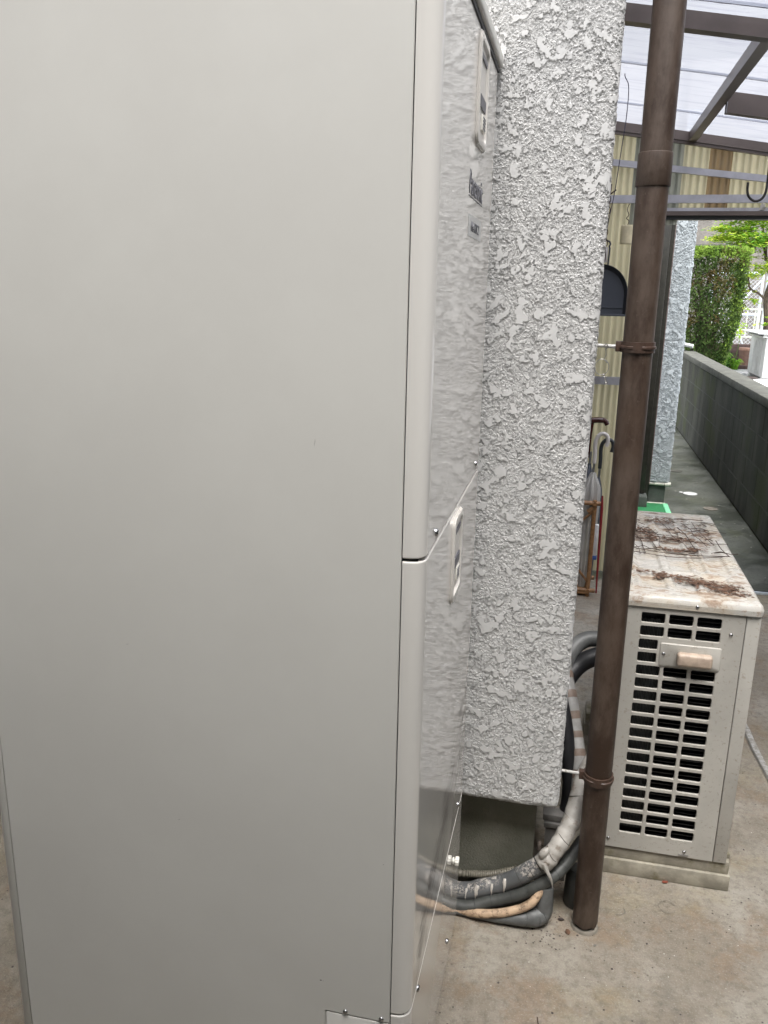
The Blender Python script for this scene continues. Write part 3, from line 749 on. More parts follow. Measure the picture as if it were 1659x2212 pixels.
tag(G().tube(smooth_path([(.026, 1.99, .47), (.048, 1.95, .40), (.062, 1.92, .33), (.073, 1.90, .25), (.069, 1.90, .17), (.05, 1.9, .09)], 10), .019, 16).build('rubber_hose', 'rubber_black'), 'black rubber hose running down behind the striped pipe', 'hose')
g = G().box(.000, .050, 1.905, 1.95, .285, .350, .012, 3); g.box(.012, .058, 1.915, 1.96, .262, .31, .012, 3)
tag(g.build('pipe_clamp', 'slate_plastic'), 'slate grey plastic elbow cover peeping past the stucco corner', 'pipe cover')
g = G().box(.020, .078, 1.86, 1.90, .0, .150, .002); g.box(.016, .082, 1.855, 1.90, .152, .166, .002); g.box(.012, .086, 1.862, 1.90, .168, .185, .002)
tag(g.build('duct_box', 'duct_grey'), 'upright grey box duct behind the white wrapped pipe', 'duct')
g = G().box(.002, .016, 1.78, 1.80, 0, .10, .003); g.box(.003, .013, 1.785, 1.80, .13, .155, .003)
tag(g.build('rubble_piece', 'rubble'), 'sliver of broken rubble standing in the gap beside the foundation', 'rubble')
tag(G().tube([(.105, 1.79, .0), (.105, 1.79, .006), (.105, 1.79, .09), (.105, 1.79, .10)], [.028, .030, .028, .020], 24).build('pipe_socket', 'lagging_dark'), 'squat dark grey pipe socket on the ground behind the downpipe', 'pipe socket')

# ================================================================== OUTDOOR UNIT
ax0, ax1, ay0, ay1, az0, az1 = .162, .468, 1.923, 2.742, .080, .741
ou = thing('air_conditioner', (.315, 2.39, 0), 'dusty cream outdoor unit with a leaf littered lid and rusty marks behind the downpipe', 'air conditioner')
# end panel with real holes
def holes():
    H = []
    zt, zb = .7265, .1185; rows = 18; ph = (zt-zb)/rows; hh = ph*.79
    for r_ in range(rows):
        z1_ = zt-r_*ph; z0_ = z1_-hh; x0_ = .2025; 
        f = (zt-z1_)/(zt-zb)
        for c in range(3):
            a = .2035+c*.0628; b = a+.0550
            if r_ in (2, 3):
                if c: continue
                b = a+.0440
            H.append((a, b, z0_, z1_))
    return H
HL = holes()
xs = sorted({ax0, .4335}|{q for h in HL for q in h[:2]}); 
def panel_with_holes(x0, x1, z0, z1, y, th, H, r=.0042):
    """sheet with rounded rectangular holes; grid of cells, each hole cell filled by a rounded frame"""
    g = G()
    rows = {}
    for h in H: rows.setdefault((h[2], h[3]), []).append(h)
    zz = z0
    for (a, b) in sorted(rows):
        g.add([(x0, y, zz), (x1, y, zz), (x1, y, a), (x0, y, a)], [(0, 1, 2, 3)])
        xx = x0
        for h in sorted(rows[(a, b)]):
            g.add([(xx, y, a), (h[0], y, a), (h[0], y, b), (xx, y, b)], [(0, 1, 2, 3)])
            rp = rr_path(h[0], h[1], a, b, r, 4); n = len(rp)
            cs = [(h[1], b), (h[0], b), (h[0], a), (h[1], a)]
            for q in range(4):
                seg = rp[q*5:(q+1)*5]; vs = [(cs[q][0], y, cs[q][1])]+[(p[0], y, p[1]) for p in seg]
                g.add(vs, [(0, i+1, i+2) for i in range(4)])
            vs = [(p[0], y, p[1]) for p in rp]+[(p[0]+(h[0]+h[1]-2*p[0])*.02, y+th, p[1]+(a+b-2*p[1])*.03) for p in rp]
            g.add(vs, [(i, (i+1) % n, n+(i+1) % n, n+i) for i in range(n)])
            xx = h[1]
        g.add([(xx, y, a), (x1, y, a), (x1, y, b), (xx, y, b)], [(0, 1, 2, 3)])
        zz = b
    g.add([(x0, y, zz), (x1, y, zz), (x1, y, z1), (x0, y, z1)], [(0, 1, 2, 3)])
    return g
g = panel_with_holes(ax0+.012, .4345, az0, az1, ay0, .005, HL)
# rolled left edge
n = 8
vs = []
for z in (az0, az1):
    for i in range(n+1):
        a = math.pi/2*i/n; vs.append((ax0+.012-.012*math.sin(a), ay0+.012-.012*math.cos(a), z))
    vs.append((ax0, ay1, z))
g.add(vs, [(i, i+1, n+2+i+1, n+2+i) for i in range(n+1)])
g.add([(ax0+.012, ay0, az0), (.4345, ay0, az0), (.4345, ay0+.01, az0), (ax0+.012, ay0+.01, az0)], [(0, 1, 2, 3)])
g.build('end_panel', 'unit_paint', ou, recalc=False, angle=30)
g = G().box(.4360, ax1, ay0+.0005, ay1, az0-.002, az1, .003, 2); g.build('front_panel', 'unit_paint', ou)
g = G()
for i in range(110): g.box(.236, .428, ay0+.018, ay0+.019, 0, .0001) if False else None
g.box(.2, .43, ay0+.030, ay0+.034, .1, .735); g.build('fan_chamber', 'fin_dark', ou, smooth=False)
g = G()
for i in range(60): 
    z = .112+i*.0105
    g.box(.262, .432, ay0+.012, ay0+.028, z, z+.0022)
g.build('horizontal_fins', 'fin_dark', ou, smooth=False)
g = G()
for i in range(20):
    x = .186+i*.0036; g.box(x, x+.0016, ay0+.014, ay0+.029, .135, .705)
g.build('coil_fins', 'fin_grey', ou, smooth=False)
G().box(ax0+.004, .432, ay0+.036, ay1-.002, az0+.004, az1-.002).build('casing', 'unit_paint', ou, smooth=False)
# handle plate
g = G()
def plateY(x0, x1, z0, z1, y, t, r, g, b=.0015):
    P = rr_path(x0, x1, z0, z1, r); P2 = rr_path(x0+b, x1-b, z0+b, z1-b, r*.9); n = len(P)
    vs = [(p[0], y, p[1]) for p in P]+[(p[0], y-t+b, p[1]) for p in P]+[(p[0], y-t, p[1]) for p in P2]
    g.add(vs, [(i+j*n, (i+1) % n+j*n, (i+1) % n+(j+1)*n, i+(j+1)*n) for j in range(2) for i in range(n)]+[tuple(range(2*n, 3*n))])
plateY(.2535, .3905, .595, .654, ay0+.0005, .004, .005, g)
hp = g.build('handle_plate', 'unit_paint', ou)
G().box(.292, .371, ay0-.024, ay0-.002, .606, .638, .007, 4).build('pull', 'unit_knob', hp)
G().dome((.262, ay0-.0035, .627), (0, -1, 0), .0042, .003).build('screw', 'screw_steel', hp)
for (x, z) in ((.406, .690), (.180, .1035), (.366, .095)):
    G().dome((x, ay0, z), (0, -1, 0), .0042, .003).build('screw', 'screw_steel', ou)
G().dome((.325, ay0-.004, .752), (0, -1, 0), .0045, .003).build('screw', 'screw_steel', ou)
G().prism([(.352, .0875), (.377, .0875), (.374, .083), (.358, .0825)], ay0-.002, ay0, 'y').build('clip', 'ferrule_steel', ou)
# lid: rounded, with raised border and sunk panels
def lid():
    x0, x1, y0, y1 = ax0-.006, ax1+.004, ay0-.005, ay1+.006
    zs = az1+.001; zt = .770; nx, ny = 96, 240; g = G(); vs = []
    panels = [(.205, .262, 1.985, 2.10), (.285, .337, 1.985, 2.11), (.355, .415, 1.985, 2.10), (.205, .262, 2.125, 2.67), (.285, .337, 2.135, 2.69), (.352, .372, 2.13, 2.69), (.385, .43, 2.13, 2.69)]
    ridges = [.181, .194]
    r = .016
    for j in range(ny+1):
        for i in range(nx+1):
            x = x0+(x1-x0)*i/nx; y = y0+(y1-y0)*j/ny; z = zt
            # rounded plan corners are kept by pulling the border down
            dx = min(x-x0, x1-x); dy = min(y-y0, y1-y)
            def drop(dv): return (r-math.sqrt(max(0, r*r-(r-dv)**2))) if dv < r else 0
            z -= min(drop(dx)+drop(dy), r)
            for (a, b, c, d_) in panels:
                e = min(x-a, b-x, y-c, d_-y)
                z -= .0055*max(0, min(1, (e+.003)/.005))
            for q in ridges:
                if 1.97 < y < 2.70: z += .005*math.exp(-((x-q)/.0022)**2)
            z -= .001*math.sin((x-x0)/(x1-x0)*math.pi)*0
            vs.append((x, y, z))
    fs = [(j*(nx+1)+i, j*(nx+1)+i+1, (j+1)*(nx+1)+i+1, (j+1)*(nx+1)+i) for j in range(ny) for i in range(nx)]
    g.add(vs, fs)
    # plan-rounded skirt
    P = []
    for cx, cy, a0 in ((x1-.014, y1-.014, 0), (x0+.014, y1-.014, 90), (x0+.014, y0+.014, 180), (x1-.014, y0+.014, 270)):
        for i in range(7):
            a = R(a0+15*i); P.append((cx+.014*math.cos(a), cy+.014*math.sin(a)))
    n = len(P)
    for v in range(len(g.v)):          # pull the border grid onto the rounded outline
        x, y, z = g.v[v]
        for cx, cy, sxn, syn in ((x1-.014, y1-.014, 1, 1), (x0+.014, y1-.014, -1, 1), (x0+.014, y0+.014, -1, -1), (x1-.014, y0+.014, 1, -1)):
            ddx, ddy = (x-cx)*sxn, (y-cy)*syn
            if ddx > 0 and ddy > 0:
                m_ = max(ddx, ddy); L = math.hypot(ddx, ddy); k_ = m_/L
                x, y = cx+sxn*ddx*k_, cy+syn*ddy*k_
                z = zt-(r-math.sqrt(max(0, r*r-max(0, m_-(.014-r))**2))) if m_ > .014-r else z
                z = max(z, zt-r)
        g.v[v] = (x, y, z)
    vs = [(a, b, zt-r) for a, b in P]+[(a, b, zs) for a, b in P]+[(a+(.315-a)*.02, b, zs) for a, b in P]
    g.add(vs, [(j*n+i, j*n+(i+1) % n, (j+1)*n+(i+1) % n, (j+1)*n+i) for j in range(2) for i in range(n)])
    return g
lid().build('lid', 'unit_lid', ou, angle=50)
G().box(ax0+.003, ax1-.003, ay0+.003, ay1, az1-.004, az1+.003).build('lid_seam', 'seam_dark', ou, smooth=False)
# litter on the lid
g = G(); zt = .7705
for i in range(9):
    x = .215+i*.027+random.gauss(0, .004); y0_ = 2.30+random.uniform(-.06, .12); pts = [(x+random.gauss(0, .004)-.008*q, y0_+q*.06, zt+random.uniform(0, .002)) for q in range(5)]
    g.tube(smooth_path(pts, 3), random.uniform(.0007, .0013), 5)
for i in range(46):
    x = random.uniform(.19, .42); y = random.uniform(2.26, 2.66); L = random.uniform(.02, .09)
    pts = [(x+L*q/3, y+random.gauss(0, .007)+.01*math.sin(q), zt+random.uniform(0, .003)) for q in range(4)]
    g.tube(smooth_path(pts, 3), random.uniform(.0004, .0012), 4)
for pts in ([(.20, 2.27, zt), (.28, 2.245, zt), (.36, 2.25, zt), (.44, 2.285, zt)], [(.17, 2.32, zt), (.25, 2.285, zt), (.34, 2.272, zt), (.455, 2.29, zt)], [(.452, 2.29, zt), (.442, 2.36, zt), (.44, 2.44, zt)], [(.165, 2.53, zt), (.22, 2.485, zt), (.30, 2.455, zt)], [(.24, 2.50, zt+.002), (.27, 2.44, zt), (.33, 2.43, zt)]):
    g.tube(smooth_path(pts, 5), .0011, 5)
tag(g.build('twigs', 'twig_brown'), 'dry dark twigs and vine stems strewn over the outdoor unit lid', 'twigs', kind='stuff')
g = G()
def clump(cx, cy, sx_, sy_, n, s0=.0024):
    for _ in range(int(n*1.7)):
        x = random.gauss(cx, sx_); y = random.gauss(cy, sy_)
        if not (.168 < x < .455 and 1.95 < y < 2.71): continue
        a = random.uniform(0, 6.28); s = random.uniform(.4, 1.6)*s0; z = zt+random.uniform(-.001, .0025)
        g.leaf((x, y, z), Vector((math.cos(a)*s*2.2, math.sin(a)*s*.8, random.uniform(-.3, .3)*s)), Vector((-math.sin(a)*s*.6, math.cos(a)*s*.8, random.uniform(-.3, .3)*s)))
for (cx, cy, a, b, n) in ((.395, 2.02, .022, .018, 230), (.345, 2.045, .028, .014, 260), (.30, 2.075, .022, .010, 110), (.255, 2.075, .007, .012, 90), (.20, 2.10, .025, .008, 60), (.30, 2.62, .03, .02, 160), (.22, 2.50, .025, .012, 150), (.30, 2.42, .04, .02, 200), (.32, 2.31, .03, .015, 140), (.37, 2.33, .012, .010, 70), (.40, 2.52, .03, .05, 90), (.245, 2.44, .02, .03, 70), (.41, 1.985, .03, .012, 120)): clump(cx, cy, a, b, n)
tag(g.build('leaf_litter', 'leaf_brown', smooth=False, recalc=False), 'brown crumbled leaf litter in patches on the outdoor unit lid', 'leaf litter', kind='stuff')
# plastic mounting blocks
for (y0_, y1_, lb) in ((1.926, 2.03, 'cream plastic mounting block under the near end of the outdoor unit'), (2.62, 2.72, 'cream plastic mounting block under the far end of the outdoor unit')):
    g = G().box(.128, .482, y0_-.004, y1_, 0, .044, .003); g.box(.133, .478, y0_+.003, y1_-.006, .044, .0795, .003)
    g.box(.470, .480, y0_+.02, y0_+.05, .079, .092, .002)
    tag(g.build('mounting_block', 'mount_block'), lb, 'mounting block', 'blocks under the outdoor unit')

# ================================================================== PARTITION, DOORWAY
YP = 4.40
pw = thing('partition_screen', (.5, YP, 0), 'yellow corrugated plastic screen on aluminium rails around the far doorway', 'screen')
def ztop(x): return 2.146-.155*(x-.438)
def corr(x0, x1, z0, y0=YP+.014, amp=.0045, pitch=.032, zt=None):
    g = G(); n = max(2, int((x1-x0)/.002)); vs = []
    for i in range(n+1):
        x = x0+(x1-x0)*i/n; y = y0+amp*math.sin(2*math.pi*x/pitch); vs += [(x, y, z0), (x, y, (zt if zt else ztop(x)+.02))]
    g.add(vs, [(2*i, 2*i+2, 2*i+3, 2*i+1) for i in range(n)]); return g
corr(-.42, -.0+.215, .0).build('corrugated_sheet', 'corrugated_yellow', pw, recalc=False)
tag(corr(.215, .437, 1.78).build('corrugated_sheet', 'corrugated_grey', pw, recalc=False), 'dull grey corrugated sheet')
corr(.215, .345, .0, zt=1.78).build('corrugated_sheet', 'corrugated_yellow', pw, recalc=False)
corr(.437, .556, 1.80).build('corrugated_sheet', 'corrugated_yellow', pw, recalc=False)
tag(corr(.554, .656, 1.80, y0=YP+.011).build('corrugated_sheet', 'corrugated_brown', pw, recalc=False), 'brown tinted corrugated sheet')
corr(.654, 1.30, 1.80).build('corrugated_sheet', 'corrugated_yellow', pw, recalc=False)
def rail(pts, dy, dz, nm, mat, par=pw, bev=.002):
    """bar with rectangular section following pts (x,z top edge)"""
    g = G(); (xa, za), (xb, zb) = pts
    y0_, y1_ = dy
    vs = [(xa, y0_, za), (xb, y0_, zb), (xb, y0_, zb-dz), (xa, y0_, za-dz), (xa, y1_, za), (xb, y1_, zb), (xb, y1_, zb-dz), (xa, y1_, za-dz)]
    g.add(vs, [(0, 1, 2, 3), (7, 6, 5, 4), (0, 4, 5, 1), (3, 2, 6, 7), (0, 3, 7, 4), (1, 5, 6, 2)])
    return g.build(nm, mat, par, smooth=False)
rail(((-.42, 2.134), (1.30, 1.940)), (YP-.022, YP+.004), .029, 'sloping_rail', 'pale_aluminium')
rail(((-.42, 1.912), (1.30, 1.912)), (YP-.022, YP+.004), .036, 'upper_rail', 'pale_aluminium')
rail(((.33, 1.854), (1.30, 1.854)), (YP-.020, YP+.004), .0145, 'head_rail', 'pale_aluminium')
rail(((-.42, 1.046), (.36, 1.046)), (YP-.022, YP+.004), .039, 'middle_rail', 'pale_aluminium')
rail(((.30, 1.8385), (1.30, 1.8385)), (YP-.028, YP+.02), .0195, 'door_head', 'bronze_aluminium')
rail(((.30, 1.8185), (1.30, 1.8185)), (YP-.012, YP+.03), .0165, 'head_seal', 'black_rubber_trim')
G().box(.325, .358, YP-.02, YP+.012, 0, 1.80, .002).build('door_jamb', 'bronze_aluminium', pw)
G().box(1.16, 1.20, YP-.02, YP+.012, 0, 1.80, .002).build('door_jamb', 'bronze_aluminium', pw)
g = G().box(.40, 1.19, 4.255, 4.272, 0, .012, .001); tr = g.build('floor_track', 'galvanised', pw)
G().box(.40, 1.19, 4.285, 4.302, -.005, .006).build('track_groove', 'seam_dark', tr, smooth=False)

# ================================================================== CANOPY
cn = thing('canopy', (.5, 3.2, 2.2), 'lean-to canopy of clear ribbed plastic on brown aluminium beams', 'canopy')
def zr(x): return 2.187-.155*(x-.438)
def beam(x0, x1, y0, y1, h, nm='rafter', top=0.0):
    g = G(); za, zb = zr(x0)-top, zr(x1)-top
    vs = [(x0, y0, za), (x1, y0, zb), (x1, y0, zb-h), (x0, y0, za-h), (x0, y1, za), (x1, y1, zb), (x1, y1, zb-h), (x0, y1, za-h)]
    g.add(vs, [(0, 1, 2, 3), (7, 6, 5, 4), (0, 4, 5, 1), (3, 2, 6, 7), (0, 3, 7, 4), (1, 5, 6, 2)])
    return g.build(nm, 'bronze_aluminium', cn, smooth=False)
beam(-.42, 1.34, 4.365, 4.40, .040)
beam(-.42, 1.34, 4.372, 4.398, .012, 'rafter_lip', .041)
beam(-.42, 1.34, 2.700, 2.745, .046)
beam(-.42, 1.34, 1.90, 1.945, .046)
beam(.4825, 1.34, 3.53, 3.57, .072)
def purlin(x0, x1, y0, y1, h):
    z = zr(x0)-.001; z2 = zr(x1)-.001
    g = G(); vs = [(x0, y0, z), (x1, y0, z2), (x1, y0, z-h), (x0, y0, z-h), (x0, y1, z), (x1, y1, z2), (x1, y1, z-h), (x0, y1, z-h)]
    g.add(vs, [(0, 1, 2, 3), (7, 6, 5, 4), (0, 4, 5, 1), (3, 2, 6, 7), (0, 3, 7, 4), (1, 5, 6, 2)])
    return g.build('purlin', 'bronze_aluminium', cn, smooth=False)
purlin(.446, .482, 2.747, 4.363, .043)
purlin(1.30, 1.335, 1.9, 4.40, .05)
G().box(.4815, .4845, 3.526, 3.530, 2.105, 2.180, .0005).build('bracket_edge', 'pale_aluminium', cn)
ys = [1.90, 2.62, 3.34, 3.98, 4.44]
for i in range(4):
    g = G(); nx = 2; y0_, y1_ = ys[i]-.02, ys[i+1]+.012; dz = .0045+.0025*(i % 2)
    n = 160; vs = []
    for q in range(n+1):
        y = y0_+(y1_-y0_)*q/n; b = .0006*math.sin(2*math.pi*y/.018)
        vs += [(-.42, y, zr(-.42)+dz+b), (1.36, y, zr(1.36)+dz+b)]
    g.add(vs, [(2*q, 2*q+1, 2*q+3, 2*q+2) for q in range(n)]); g.build('roof_sheet', 'polycarbonate_clear', cn, recalc=False)
for i in (1, 2, 3):
    g = G(); y = ys[i]; n = 80; random.seed(i)
    vs = []
    for q in range(n+1):
        x = -.42+1.78*q/n; wd = .006+.006*abs(noise.noise(Vector((x*30, i, 0)))); vs += [(x, y-.004, zr(x)+.001), (x, y-.004+wd, zr(x)+.001)]
    g.add(vs, [(2*q, 2*q+2, 2*q+3, 2*q+1) for q in range(n)]); g.build('sheet_joint', 'joint_dirt', cn, smooth=False, recalc=False)
G().box(1.305, 1.34, 1.92, 1.955, .842, 2.0, .002).build('post', 'bronze_aluminium', cn)
random.seed(21)

# ================================================================== HANGING THINGS
tag(G().tube(smooth_path([(.118, 3.5, 2.30), (.108, 3.5, 2.24), (.125, 3.5, 2.20), (.127, 3.5, 2.10), (.118, 3.5, 1.972), (.107, 3.5, 1.827), (.095, 3.5, 1.735), (.088, 3.52, 1.66)], 8), .0016, 6).build('cable', 'cable_purple'), 'thin dark cable hanging from the canopy beside the stucco corner', 'cable')
ch = G()
for i in range(9):
    z = 1.875-i*.024; c = Vector((.108+.002*math.sin(i), 4.2, z)); a = (Vector((1, 0, 0)), Vector((0, 1, 0)))[i % 2]
    ch.tube([c+a*.006*math.cos(q)+Vector((0, 0, 1))*.015*math.sin(q) for q in [2*math.pi*j/10 for j in range(10)]], .0022, 5, closed=True)
ch.tube([(.082, 4.19, 1.872), (.10, 4.19, 1.888), (.135, 4.19, 1.915)], .003, 6); ch.tube([(.112, 4.19, 1.94), (.110, 4.19, 1.90)], .003, 6)
ch.tube(smooth_path([(.107, 4.2, 1.665), (.112, 4.2, 1.63), (.110, 4.2, 1.60), (.100, 4.2, 1.59)], 5), .0022, 6)
tag(ch.build('chain', 'rust_iron'), 'rusty chain and hook holding up the dustpan', 'chain')
dpn = thing('dustpan', (.10, 4.2, 1.45), 'dark grey dustpan with a pale handle hung by a chain on the yellow screen', 'dustpan')
def arc_pts(w, h0, h1, n=24):   # D outline: straight foot at z=h0, round top to h1
    P = [(-w, h0)]
    for i in range(n+1):
        a = math.pi-math.pi*i/n; P.append((w*math.cos(a), h0+(h1-h0)*.42+(h1-h0)*.58*math.sin(a)))
    P.append((w, h0)); return P
g = G(); cx = .100; O = arc_pts(.128, 1.357, 1.588); I = arc_pts(.112, 1.357, 1.566); n = len(O)
vs = [(cx+a, 4.198, b) for a, b in O]+[(cx+a*.985, 4.190, b-.001) for a, b in O]+[(cx+a, 4.214, b) for a, b in I]+[(cx+a, 4.218, b) for a, b in O]
g.add(vs, [(j*n+i, j*n+i+1, (j+1)*n+i+1, (j+1)*n+i) for j in (0, 1) for i in range(n-1)]+[(i, i+1, 3*n+i+1, 3*n+i) for i in range(n-1)])
g.build('rim', 'pan_black', dpn)
g = G(); g.add([(cx+a, 4.214, b) for a, b in I], [tuple(range(n))]); g.box(cx-.128, cx+.128, 4.190, 4.222, 1.350, 1.359, .002); g.box(cx-.02, cx+.112, 4.210, 4.2135, 1.388, 1.390, .0005)
g.build('tray', 'pan_flat', dpn)
g = G(); pts = [(cx-.008, 1.585), (cx-.008, 1.672), (cx-.004, 1.69), (cx+.012, 1.695), (cx+.026, 1.688), (cx+.031, 1.678), (cx+.026, 1.668), (cx+.029, 1.658), (cx+.027, 1.585)]
g.tube([(a, 4.205, b) for a, b in pts], .0042, 8); hd = g.build('handle_outline', 'pan_black', dpn)
G().box(cx-.004, cx+.022, 4.203, 4.208, 1.595, 1.665, .002).build('grip', 'handle_white', dpn)
lt = thing('hanging_lantern', (.20, 4.3, 1.70), 'small cream ribbed cylinder hanging half hidden behind the downpipe', 'lantern')
G().tube([(.205, 4.3, 1.768-i*.006) for i in range(15)], [.029+(.0022 if i % 2 else 0) for i in range(15)], 24).build('shade', 'lantern_cream', lt)
g = G().tube(smooth_path([(.205, 4.3, 1.768), (.208, 4.3, 1.79), (.196, 4.3, 1.80), (.206, 4.3, 1.815), (.197, 4.3, 1.84), (.204, 4.3, 1.865)], 5), .0018, 6); g.build('hanging_wire', 'rust_iron', lt)
hk = G().tube(smooth_path([(.534, 3.2, 1.826), (.535, 3.2, 1.800), (.543, 3.2, 1.779), (.562, 3.2, 1.7665), (.582, 3.2, 1.772), (.593, 3.2, 1.792), (.5955, 3.2, 1.83), (.594, 3.2, 1.90), (.592, 3.2, 2.14)], 8), .0042, 10)
tag(hk.build('iron_hook', 'iron_dark'), 'dark iron J-shaped hook hanging in front of the aluminium rail', 'hook')
g = G(); 
for i in range(7): g.add([(.805+.012*math.sin(i*1.7), YP-.024-.001*i, 1.882-.006*i), (.815+.006*i*.3, YP-.0245, 1.856), (.79+.004*i, YP-.0242, 1.842)], [(0, 1, 2)])
tag(g.build('dust_web', 'cobweb', smooth=False, recalc=False), 'dusty cobweb scrap under the hook on the door head', 'cobweb')

# ================================================================== UMBRELLA STAND
us_ = thing('umbrella_stand', (.04, 4.09, 0), 'brown rattan umbrella stand standing on the concrete before the yellow screen', 'umbrella stand')
for (x, y) in ((-.12, 4.0), (.155, 4.0), (-.12, 4.2), (.155, 4.2)):
    G().tube([(x, y, 0), (x, y, .49)], .0105, 12).build('post', 'rattan', us_)
for z in (.475, .03):
    for p in ([(-.15, 4.0, z), (.19, 4.0, z)], [(-.15, 4.2, z), (.19, 4.2, z)], [(-.12, 3.98, z), (-.12, 4.22, z)], [(.155, 3.98, z), (.155, 4.22, z)]):
        G().tube(p, .011, 12).build('rail', 'rattan', us_)
for x, y, a, b in ((.155, 4.0, -1, 0), (.155, 4.0, 0, 1), (-.12, 4.0, 1, 0)):
    G().tube([(x, y, .44), (x+a*.11, y+b*.1, .33)], .0065, 8).build('brace', 'rattan', us_); G().tube([(x, y, .07), (x+a*.10, y+b*.1, .19)], .0065, 8).build('brace', 'rattan', us_)
    G().tube([(x, y, .455), (x+a*.03, y+b*.03, .43)], .012, 8).build('binding', 'rattan', us_)
G().box(-.13, .165, 3.99, 4.21, .012, .022, .002).build('tray', 'rattan', us_)
def umbrella(base, top, lab, cloth, hmat, style, rr=.03, grp='umbrellas in the rattan stand'):
    t = thing('umbrella', (base[0], base[1], .02), lab, 'umbrella', grp)
    b = Vector(base); e = Vector(top); n = 16; vs = []; m_ = 30; g = G()
    for i in range(n+1):
        f = i/n; c = b.lerp(e, f*.93); r_ = rr*(.35+.65*min(1, f*1.8))*(1 if f < .86 else (1-f)/.14*.75+.25)
        for j in range(m_):
            a = 2*math.pi*j/m_; q = r_*(1+.16*math.sin(a*8+f*2)); vs.append((c.x+q*math.cos(a), c.y+q*math.sin(a), c.z))
    g.add(vs, [(i*m_+j, i*m_+(j+1) % m_, (i+1)*m_+(j+1) % m_, (i+1)*m_+j) for i in range(n) for j in range(m_)]); g.build('canopy_cloth', cloth, t)
    g = G().tube([e-(e-b)*.08, e+(e-b).normalized()*.01], .006, 8); g.build('shaft', 'ferrule_steel', t)
    g = G(); dx = .03
    if style == 'crook': P = [(0, -.0), (0, .05), (-.002, .10), (.006, .130), (.026, .146), (.048, .138), (.055, .112), (.050, .085)]
    elif style == 'crookleft': P = [(0, 0), (.002, .05), (.012, .10), (.008, .135), (-.012, .152), (-.035, .145), (-.045, .12)]
    else: P = [(-.075, .158), (-.05, .166), (-.02, .162), (.02, .166), (.045, .165), (.058, .158), (.066, .145)]
    if style == 'tee':
        g.tube(smooth_path([(e.x+a, e.y, e.z+c) for a, c in P], 4), [.008]+[.013]*8+[.014]*8+[.012]*8, 10); g.tube([(e.x-.01, e.y, e.z-.02), (e.x-.008, e.y, e.z+.10), (e.x-.01, e.y, e.z+.15)], [.006, .007, .014], 10)
    else: g.tube(smooth_path([(e.x+a, e.y, e.z+c) for a, c in P], 5), .0095, 10)
    h = g.build('handle', hmat, t); return t, h
umbrella((.09, 4.08, .03), (.118, 4.09, .70), 'umbrella with a dark red wooden T-shaped handle, tallest in the rattan stand', 'umbrella_slate', 'cane_wood', 'tee', .026)
t_, h_ = umbrella((.055, 4.12, .03), (.082, 4.10, .675), 'umbrella with a dark grey crook handle and a teal tag', 'umbrella_vinyl', 'umbrella_grey', 'crookleft', .034)
G().box(.078, .101, 4.085, 4.089, .722, .755, .001).build('tag', 'tag_teal', h_)
umbrella((.125, 4.05, .03), (.137, 4.06, .660), 'clear vinyl umbrella with a white crook handle, nearest the downpipe', 'umbrella_vinyl', 'handle_white', 'crook', .040)
umbrella((.02, 4.06, .03), (.062, 4.06, .69), 'clear vinyl umbrella with a white handle, against the stucco edge', 'umbrella_vinyl', 'handle_white', 'crookleft', .036)
umbrella((.165, 4.14, .03), (.168, 4.14, .62), 'umbrella with a thin black curved handle, behind the clear one', 'umbrella_slate', 'umbrella_grey', 'crook', .02)
g = G(); n = 10
for i in range(6): pass
g.tube([(.196, 3.97, .03), (.192, 3.975, .2), (.188, 3.98, .46), (.186, 3.98, .52)], [.004, .006, .007, .004], 12)
tag(g.build('folded_umbrella', 'umbrella_red'), 'slim red rolled umbrella leaning on the outside of the rattan stand', 'umbrella')
g = G().box(.160, .185, 4.03, 4.06, .20, .36, .006); bt = g.build('spray_bottle', 'white_plastic'); tag(bt, 'small white bottle with blue base standing inside the rattan stand', 'bottle')
tag(G().box(.158, .187, 4.028, 4.062, .18, .20, .004).build('bottle_base', 'bottle_blue', bt), None)

# ================================================================== PATH THINGS
mt_ = thing('doormat', (.5, 5.9, 0), 'green bristle doormat with a pale green edge at the foot of the far corner', 'doormat')
G().box(.22, .700, 5.60, 6.045, -.006, .010, .003).build('bristles', 'mat_green', mt_)
G().box(.700, .735, 5.60, 6.045, -.006, .014, .003).build('edging', 'mat_edge', mt_)
G().box(.22, .72, 6.046, 6.062, -.006, .014, .003).build('back_edge', 'mat_cream', mt_)
for (x, y, r_, mm, lb) in ((.945, 6.49, .052, 'white_plastic', 'round white drain cap set in the mossy path beyond the doorway'), (.93, 7.35, .055, 'coping_concrete', 'round dull grey drain cap farther up the path'), (1.03, 6.05, .05, 'stain_dim', 'faint grey round drain cap nearest the doorway')):
    g = G().tube([(x, y, -.005), (x, y, -.0005), (x, y, .0005)], [r_, r_, r_*.93], 28)
    if mm == 'white_plastic': g.tube([(x-r_*1.25, y+.02, -.004), (x-r_*1.25, y+.02, .002)], .014, 10)
    tag(g.build('inspection_disc', mm), lb, 'drain')
tag(G().tube([(.44, 5.87, .085), (.44, 5.87, .10), (.44, 5.87, .115)], [.04, .045, .02], 20).build('shoe_dish', 'duct_grey'), 'small grey dish on the sill of the black glass door', 'dish')

